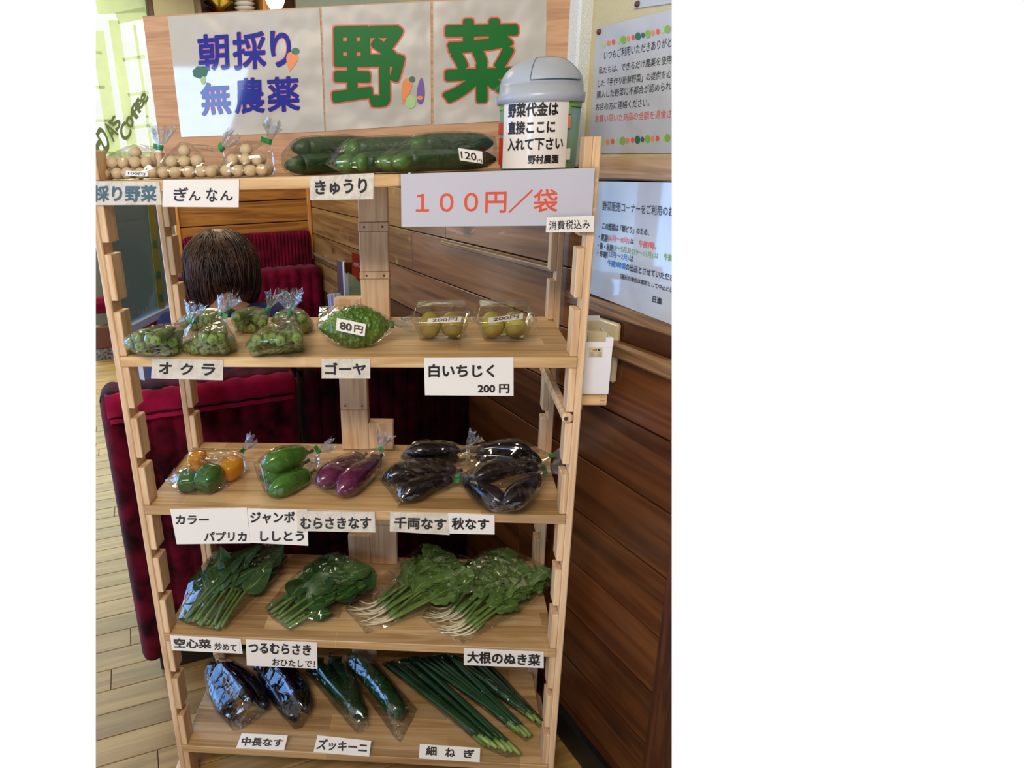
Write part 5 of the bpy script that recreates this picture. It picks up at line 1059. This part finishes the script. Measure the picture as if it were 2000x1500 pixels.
onions((1002, 1420), (1036, 1440), (815, 1288), (880, 1276), 18, 'spring onion in the middle bundle', 'long clear bag of spring onions, middle bundle', 72, 'spring onions of the middle bundle')
onions((1030, 1392), (1057, 1412), (872, 1284), (935, 1276), 14, 'spring onion in the back bundle', 'long clear bag of spring onions, back bundle', 73, 'spring onions of the back bundle')
# ---- leafy greens
def leafmesh(kind, seed, mat):
    r = random.Random(seed); NL, NW_ = 10, 6; vs, fs, uvs = [], [], []
    for i in range(NL+1):
        t = i/NL
        if kind == 'a': w_ = .30*(math.sin(math.pi*min(1, t**.75))**.8)*(1.15-.5*t)
        elif kind == 'b': w_ = .42*math.sin(math.pi*t**.8)**.7
        else: w_ = (.16+.40*t**1.1)*math.sin(math.pi*min(1, t**.9*.97+.03))**.38*(1+.20*math.sin(t*19+seed))
        if t == 0: w_ = .015
        if t == 1: w_ = .008
        for k in range(NW_+1):
            s = k/NW_*2-1; x = s*w_; y = t
            z = .10*abs(s)*w_*2*(1 if seed % 2 else .4)+.06*math.sin(t*3+seed)+(.022*math.sin(7*t+5*s+seed)*abs(s))*(2.2 if kind == 'c' else 1) - .12*t*t*(seed % 3)*.6
            vs.append((x, y, z)); uvs.append((k/NW_, t))
    for i in range(NL):
        for k in range(NW_): fs.append((i*(NW_+1)+k, i*(NW_+1)+k+1, (i+1)*(NW_+1)+k+1, (i+1)*(NW_+1)+k))
    me = bpy.data.meshes.new('leaf'); me.from_pydata(vs, [], fs); uvl = me.uv_layers.new(name='UVMap')
    for lp in me.loops: uvl.data[lp.index].uv = uvs[lp.vertex_index]
    me.materials.append(mat); me.polygons.foreach_set('use_smooth', [True]*len(me.polygons)); return me
S4 = SH[3]
def greens(b0, b1, t0, t1, n, nleaf, kind, mat, size, start, label, blabel, group, seed, name, cat, rootlen=0, bagextra=(), tie=None):
    r = random.Random(seed); protos = [leafmesh(kind, s, mat) for s in range(1, 7)]; out = []
    for k in range(n):
        s = (k+.5)/n; a = lerp2(b0, b1, s); b = lerp2(t0, t1, min(1, max(0, s+r.uniform(-.18, .18)))); lv = (k % 3)/2
        p = onZ(a[0]+r.uniform(-5, 5), a[1]+r.uniform(-5, 4), S4+.006+.012*lv); q = onZ(b[0]+r.uniform(-9, 9), b[1]+r.uniform(-4, 12), S4+.016+.022*lv)
        pts = bez(p, (p+q)/2+V((r.uniform(-.012, .012), 0, .012)), q, 10)
        t = thing(name, V((p.x, p.y, S4)), label, cat, group)
        obj('stem', MB().sweep(pts, [.0036-.0002*i for i in range(10)], 8), M['stem'], t, smooth=True)
        if rootlen:
            d = (pts[0]-pts[1]).normalized(); e0 = p+V((-rootlen*r.uniform(.6, 1), -rootlen*r.uniform(-.1, .35), 0)); e0.z = S4+.003
            rp = bez(p, p+d*rootlen*.5, e0, 8)
            for w_ in rp: w_.z = max(w_.z, S4+.003)
            obj('root', MB().sweep(rp, [.0026, .0024, .0021, .0019, .0016, .0013, .001, .0006], 6), M['root'], t, smooth=True)
        org = V(t['_org'])
        for j in range(nleaf):
            f = start+(1-start)*(j+r.random()*.6)/nleaf; ii = min(8, int(f*9)); pt = pts[ii]+(pts[ii+1]-pts[ii])*(f*9-ii); d = (pts[ii+1]-pts[ii]).normalized()
            ang = r.uniform(-.75, .75); d2 = Matrix.Rotation(ang, 3, Z) @ d; d2.z = r.uniform(-.05, .22); d2.normalize()
            nrm = (Z+V((r.uniform(-.5, .5), r.uniform(-.75, .15), 0))).normalized(); xx = d2.cross(nrm).normalized(); nn = xx.cross(d2)
            sc = size*r.uniform(.75, 1.15); o = bpy.data.objects.new('leaf', r.choice(protos)); COL.objects.link(o); o.parent = t
            m = Matrix((xx*sc, d2*sc, nn*sc)).transposed().to_4x4(); loc = pt-org+Z*.002
            top = pt+d2*sc; lim = .26
            if top.y > DEPTH+.03: loc = loc-V((0, top.y-DEPTH-.03, 0))*.6
            m.translation = loc; o.matrix_basis = m
        out.append(t)
    bag(blabel, out, S4, seed=seed, mat='film', crump=.003, extra=[onZ(x, y, S4+h) for x, y, h in bagextra], sub=.022, infl=.001)
greens((350, 1208), (436, 1228), (428, 1105), (535, 1085), 15, 5, 'a', M['leaf_a'], .085, .42, 'water spinach shoot with long pointed leaves in the leftmost bag', 'clear bag of water spinach at the left of the fourth shelf', 'water spinach shoots', 81, 'greens_shoot', 'greens')
greens((520, 1188), (570, 1228), (635, 1100), (712, 1142), 11, 6, 'b', M['leaf_b'], .062, .22, 'malabar spinach shoot with rounded dark leaves', 'clear bag of malabar spinach, second from the left', 'malabar spinach shoots', 82, 'greens_shoot', 'greens')
greens((738, 1172), (768, 1212), (838, 1090), (915, 1125), 15, 6, 'c', M['leaf_c'], .052, .34, 'radish green with a thin white root in the third bag', 'clear bag of radish greens, left of the two', 'radish greens of the left bag', 83, 'radish_green', 'greens', .07, [(716, 1238, .002)])
greens((880, 1180), (932, 1232), (968, 1090), (1052, 1140), 17, 7, 'c', M['leaf_c'], .056, .30, 'radish green with a thin white root in the rightmost bag', 'clear bag of radish greens at the right end', 'radish greens of the right bag', 84, 'radish_green', 'greens', .075, [(905, 1258, .002)])
# ================================================================== THE SEATED PERSON
rnd = random.Random(5)
PN, PU = .285, .80
def PR(n, u, z): return R(PN+n, u, z)
person = thing('person', R(PN, .62, FLOOR), 'seated person seen from behind, short dark brown hair, navy jacket', 'person')
def skin_body(name, joints, edges, mat, parent, sub=2):
    org = V(parent['_org']); me = bpy.data.meshes.new(name); names = list(joints)
    me.from_pydata([tuple(joints[k][0]-org) for k in names], [(names.index(a), names.index(b)) for a, b in edges], [])
    o = bpy.data.objects.new(name, me); COL.objects.link(o); o.parent = parent
    sk = o.modifiers.new('skin', 'SKIN'); o.modifiers.new('sub', 'SUBSURF').levels = sub
    for i, k in enumerate(names):
        r_ = joints[k][1]; me.skin_vertices[0].data[i].radius = (r_, r_) if isinstance(r_, (int, float)) else r_
    me.skin_vertices[0].data[0].use_root = True
    dg = bpy.context.evaluated_depsgraph_get(); m2 = bpy.data.meshes.new_from_object(o.evaluated_get(dg)); o.modifiers.clear(); o.data = m2
    m2.materials.clear(); m2.materials.append(mat); m2.polygons.foreach_set('use_smooth', [True]*len(m2.polygons)); o['_org'] = list(org); return o
J = {'pelvis': (PR(0, .62, -.80), (.13, .10)), 'waist': (PR(0, .66, -.68), (.115, .09)), 'chest': (PR(0, .72, -.54), (.13, .09)), 'shoulders': (PR(0, .750, -.430), (.095, .07)), 'neck': (PR(0, .79, -.385), .042), 'skull0': (PR(0, .82, -.33), .05)}
for s, t in ((-1, 'l'), (1, 'r')):
    J.update({'sh'+t: (PR(s*.150, .755, -.445), .052), 'el'+t: (PR(s*.215, .86, -.62), .040), 'wr'+t: (PR(s*.13, 1.03, -.605), .025), 'pa'+t: (PR(s*.10, 1.09, -.610), .022),
              'hip'+t: (PR(s*.09, .66, -.80), .078), 'kn'+t: (PR(s*.10, 1.02, -.80), .058), 'an'+t: (PR(s*.10, 1.04, -1.24), .036), 'to'+t: (PR(s*.10, 1.16, -1.285), .032)})
E_ = [('pelvis', 'waist'), ('waist', 'chest'), ('chest', 'shoulders'), ('shoulders', 'neck'), ('neck', 'skull0')]
for t in 'lr': E_ += [('shoulders', 'sh'+t), ('sh'+t, 'el'+t), ('el'+t, 'wr'+t), ('wr'+t, 'pa'+t), ('pelvis', 'hip'+t), ('hip'+t, 'kn'+t), ('kn'+t, 'an'+t), ('an'+t, 'to'+t)]
COVER = {'pelvis', 'waist', 'chest', 'shoulders', 'shl', 'shr', 'ell', 'elr', 'hipl', 'hipr', 'knl', 'knr'}
JB = {k: (p, (tuple(x*.72 for x in r_) if isinstance(r_, tuple) else r_*.72) if k in COVER else r_) for k, (p, r_) in J.items()}
skin_body('body', JB, E_, M['skin'], person)
def grow(keys, edges, f, mat, name):
    jj = {}
    for k in keys:
        p, r_ = J[k]; jj[k] = (p, tuple(x+f for x in r_) if isinstance(r_, tuple) else r_+f)
    return skin_body(name, jj, edges, mat, person)
top_k = ['pelvis', 'waist', 'chest', 'shoulders', 'shl', 'ell', 'wrl', 'shr', 'elr', 'wrr']
J2 = dict(J); 
grow(top_k, [('pelvis', 'waist'), ('waist', 'chest'), ('chest', 'shoulders'), ('shoulders', 'shl'), ('shl', 'ell'), ('ell', 'wrl'), ('shoulders', 'shr'), ('shr', 'elr'), ('elr', 'wrr')], .030, M['shirt'], 'jacket')
obj('collar', MB().lathe(PR(0, .785, -.415), [(.072, -.02), (.062, .012), (.054, .030), (.050, .028), (.052, 0)], 28, ax=(WN, WD, (Z*.95+WD*.3).normalized())), M['shirt'], person, smooth=True)
grow(['pelvis', 'hipl', 'knl', 'anl', 'hipr', 'knr', 'anr'], [('pelvis', 'hipl'), ('hipl', 'knl'), ('knl', 'anl'), ('pelvis', 'hipr'), ('hipr', 'knr'), ('knr', 'anr')], .010, M['trouser'], 'trousers')
hc = PR(0, .850, -.283)
HM = Matrix((WN, WD, Z)).transposed()
hd_ = MB()
nA, nH = 28, 20
for i in range(nH+1):
    e = math.pi*i/nH
    for k in range(nA):
        a = 2*math.pi*k/nA; x, y, z = math.sin(e)*math.cos(a)*.074, math.sin(e)*math.sin(a)*.092, -math.cos(e)*.108
        if z < 0: x *= 1-.28*(-z/.108)**1.5; y = y*(1-.12*(-z/.108)) + .010*(-z/.108)
        if y > .06:       # face: nose, eye sockets, mouth
            y += .020*math.exp(-((x/.012)**2+((z+.012)/.024)**2)) - .008*math.exp(-(((abs(x)-.030)/.013)**2+((z-.010)/.011)**2)) + .005*math.exp(-((x/.022)**2+((z+.050)/.008)**2))
        hd_.v.append(hc+HM @ V((x, y, z)))
for i in range(nH):
    for k in range(nA): hd_.f.append((i*nA+k, i*nA+(k+1) % nA, (i+1)*nA+(k+1) % nA, (i+1)*nA+k))
head = obj('head', hd_, M['skin'], person, smooth=True)
for s in (-1, 1):
    obj('ear', MB().ball(hc+HM @ V((s*.076, .0, -.010)), (.008, .018, .030), 12, 8, HM), M['skin'], head, smooth=True)
    obj('eye', MB().ball(hc+HM @ V((s*.030, .080, .010)), .0115, 12, 8), M['plate'], head, smooth=True)
    obj('pupil', MB().ball(hc+HM @ V((s*.030, .0895, .010)), .0045, 8, 6), M['ink'], head, smooth=True)
    base = J['wr'+('l' if s < 0 else 'r')][0]; pal = J['pa'+('l' if s < 0 else 'r')][0]
    dr = (pal-base).normalized(); sd = WN*s
    for k, (off, ln) in enumerate(((-.024, .058), (-.008, .068), (.008, .064), (.022, .050))):
        p0 = pal+dr*.008+sd*(off*1.0); obj('finger', MB().sweep([p0, p0+dr*ln*.45+Z*.006, p0+dr*ln*.8+Z*.0, p0+dr*ln-Z*.006], [.0088, .0080, .0072, .0052], 8), M['skin'], person, smooth=True)
    p0 = pal-dr*.022-sd*.018; obj('thumb', MB().sweep([p0, p0+dr*.022-sd*.016, p0+dr*.044-sd*.020-Z*.004], [.0105, .0092, .0062], 8), M['skin'], person, smooth=True)
obj('lips', MB().sweep([hc+HM @ V((x, .098-abs(x)*.25, -.052)) for x in (-.02, -.01, 0, .01, .02)], [.002, .004, .0042, .004, .002], 8), M['pink'], head, smooth=True)
# hair: a shaggy bob, longer at the sides than at the nape
hm = MB(); NA, NH = 150, 26
def hair_r(a, s):
    """a = 0 towards the face, pi at the back; s = 0 crown .. 1 ends"""
    back = .5-.5*math.cos(a); zend = -.112-.022*(1-back) + .058*math.exp(-((a-math.pi)/.50)**2)
    if abs(a if a < math.pi else a-2*math.pi) < .85: zend = .035     # fringe
    e = min(1, s*1.35)*math.pi/2
    z = .118*math.cos(e) if s < .74 else zend*((s-.74)/.26)
    rad = math.sin(e) if s < .74 else 1.0+.05*math.sin((s-.74)/.26*math.pi)-.22*((s-.74)/.26)**2
    return rad, z
for i in range(NH+1):
    s = i/NH
    for k in range(NA):
        a = 2*math.pi*k/NA; rad, z = hair_r(a, s)
        jit = 1+ (noise.noise(V((math.cos(a)*11, math.sin(a)*11, s*1.2)))*.11+noise.noise(V((math.cos(a)*34, math.sin(a)*34, s*2)))*.05)*min(1, s*1.6)
        x, y = math.sin(a)*.106*rad*jit, math.cos(a)*.112*rad*jit
        if s > .95: z += noise.noise(V((math.cos(a)*15, math.sin(a)*15, 3)))*.022
        hm.v.append(hc+HM @ V((x, y-.004, z+.0)))
for i in range(NH):
    for k in range(NA): hm.f.append((i*NA+k, i*NA+(k+1) % NA, (i+1)*NA+(k+1) % NA, (i+1)*NA+k))
obj('hair', hm, M['hair'], person, smooth=True)
st_ = MB()
for q in range(760):
    a = rnd.uniform(.9, 2*math.pi-.9); s0 = rnd.uniform(.08, .6); s1 = min(1.06, s0+rnd.uniform(.3, .6)); lift = rnd.uniform(.0, .009); da = rnd.uniform(-.34, .34); pts = []
    for j in range(8):
        s = s0+(s1-s0)*j/7; aa = a+da*j/7; rad, z = hair_r(aa, min(1, s)); z -= max(0, s-1)*.25; w_ = 1+lift/.1+.03*math.sin(j/7*3+q)
        pts.append(hc+HM @ V((math.sin(aa)*.107*rad*w_, math.cos(aa)*.113*rad*w_-.004, z+lift*.3)))
    st_.sweep(pts, [.0006, .0016, .0018, .0018, .0017, .0015, .0011, .0004], 4)
o = obj('loose_strands', st_, M['hair'], person, smooth=True); o['kind'] = 'stuff'
# ------------------------------------------------------------------ the set ends where the photograph ends
def side_plane(px, s):
    n = ray(px, 0).cross(ray(px, 1500)).normalized(); 
    return n if n.dot(FWD-RIGHT*(-s)*0 + RIGHT*s) > 0 else -n
NLft = side_plane(187, 3); NRgt = side_plane(1312, -3)
skip = {'ceiling', 'wall_front', 'wall_side', 'wall_right'}
dead = []
for o in list(COL.objects):
    if o.type != 'MESH' or o.name.split('.')[0] in skip: continue
    m = wm(o); vs = [m @ v.co for v in o.data.vertices]
    for n in (NLft, NRgt):
        ds = [n.dot(v-CAM) for v in vs]
        if min(ds) > -.0005: continue
        if max(ds) < .0005: dead.append(o); break
        if o.data.users > 1: o.data = o.data.copy()
        im = m.inverted(); bm = bmesh.new(); bm.from_mesh(o.data)
        co = im @ CAM; no = (m.to_3x3().transposed() @ n).normalized()
        r = bmesh.ops.bisect_plane(bm, geom=list(bm.verts)+list(bm.edges)+list(bm.faces), plane_co=co, plane_no=no, clear_inner=True)
        es = [e for e in r['geom_cut'] if isinstance(e, bmesh.types.BMEdge) and e.is_valid and len(e.link_faces) == 1]
        if es and len(o.data.polygons) < 60: bmesh.ops.holes_fill(bm, edges=es, sides=0)
        bm.to_mesh(o.data); bm.free(); vs = [m @ v.co for v in o.data.vertices]
        if not vs: dead.append(o); break
for o in dead: bpy.data.objects.remove(o)
ch = {}
for o in COL.objects:
    if o.parent: ch.setdefault(o.parent.name, 0); ch[o.parent.name] += 1
for o in list(COL.objects):
    if o.type == 'EMPTY' and o.name not in ch: bpy.data.objects.remove(o)
for o in COL.objects:
    if '_org' in o: del o['_org']
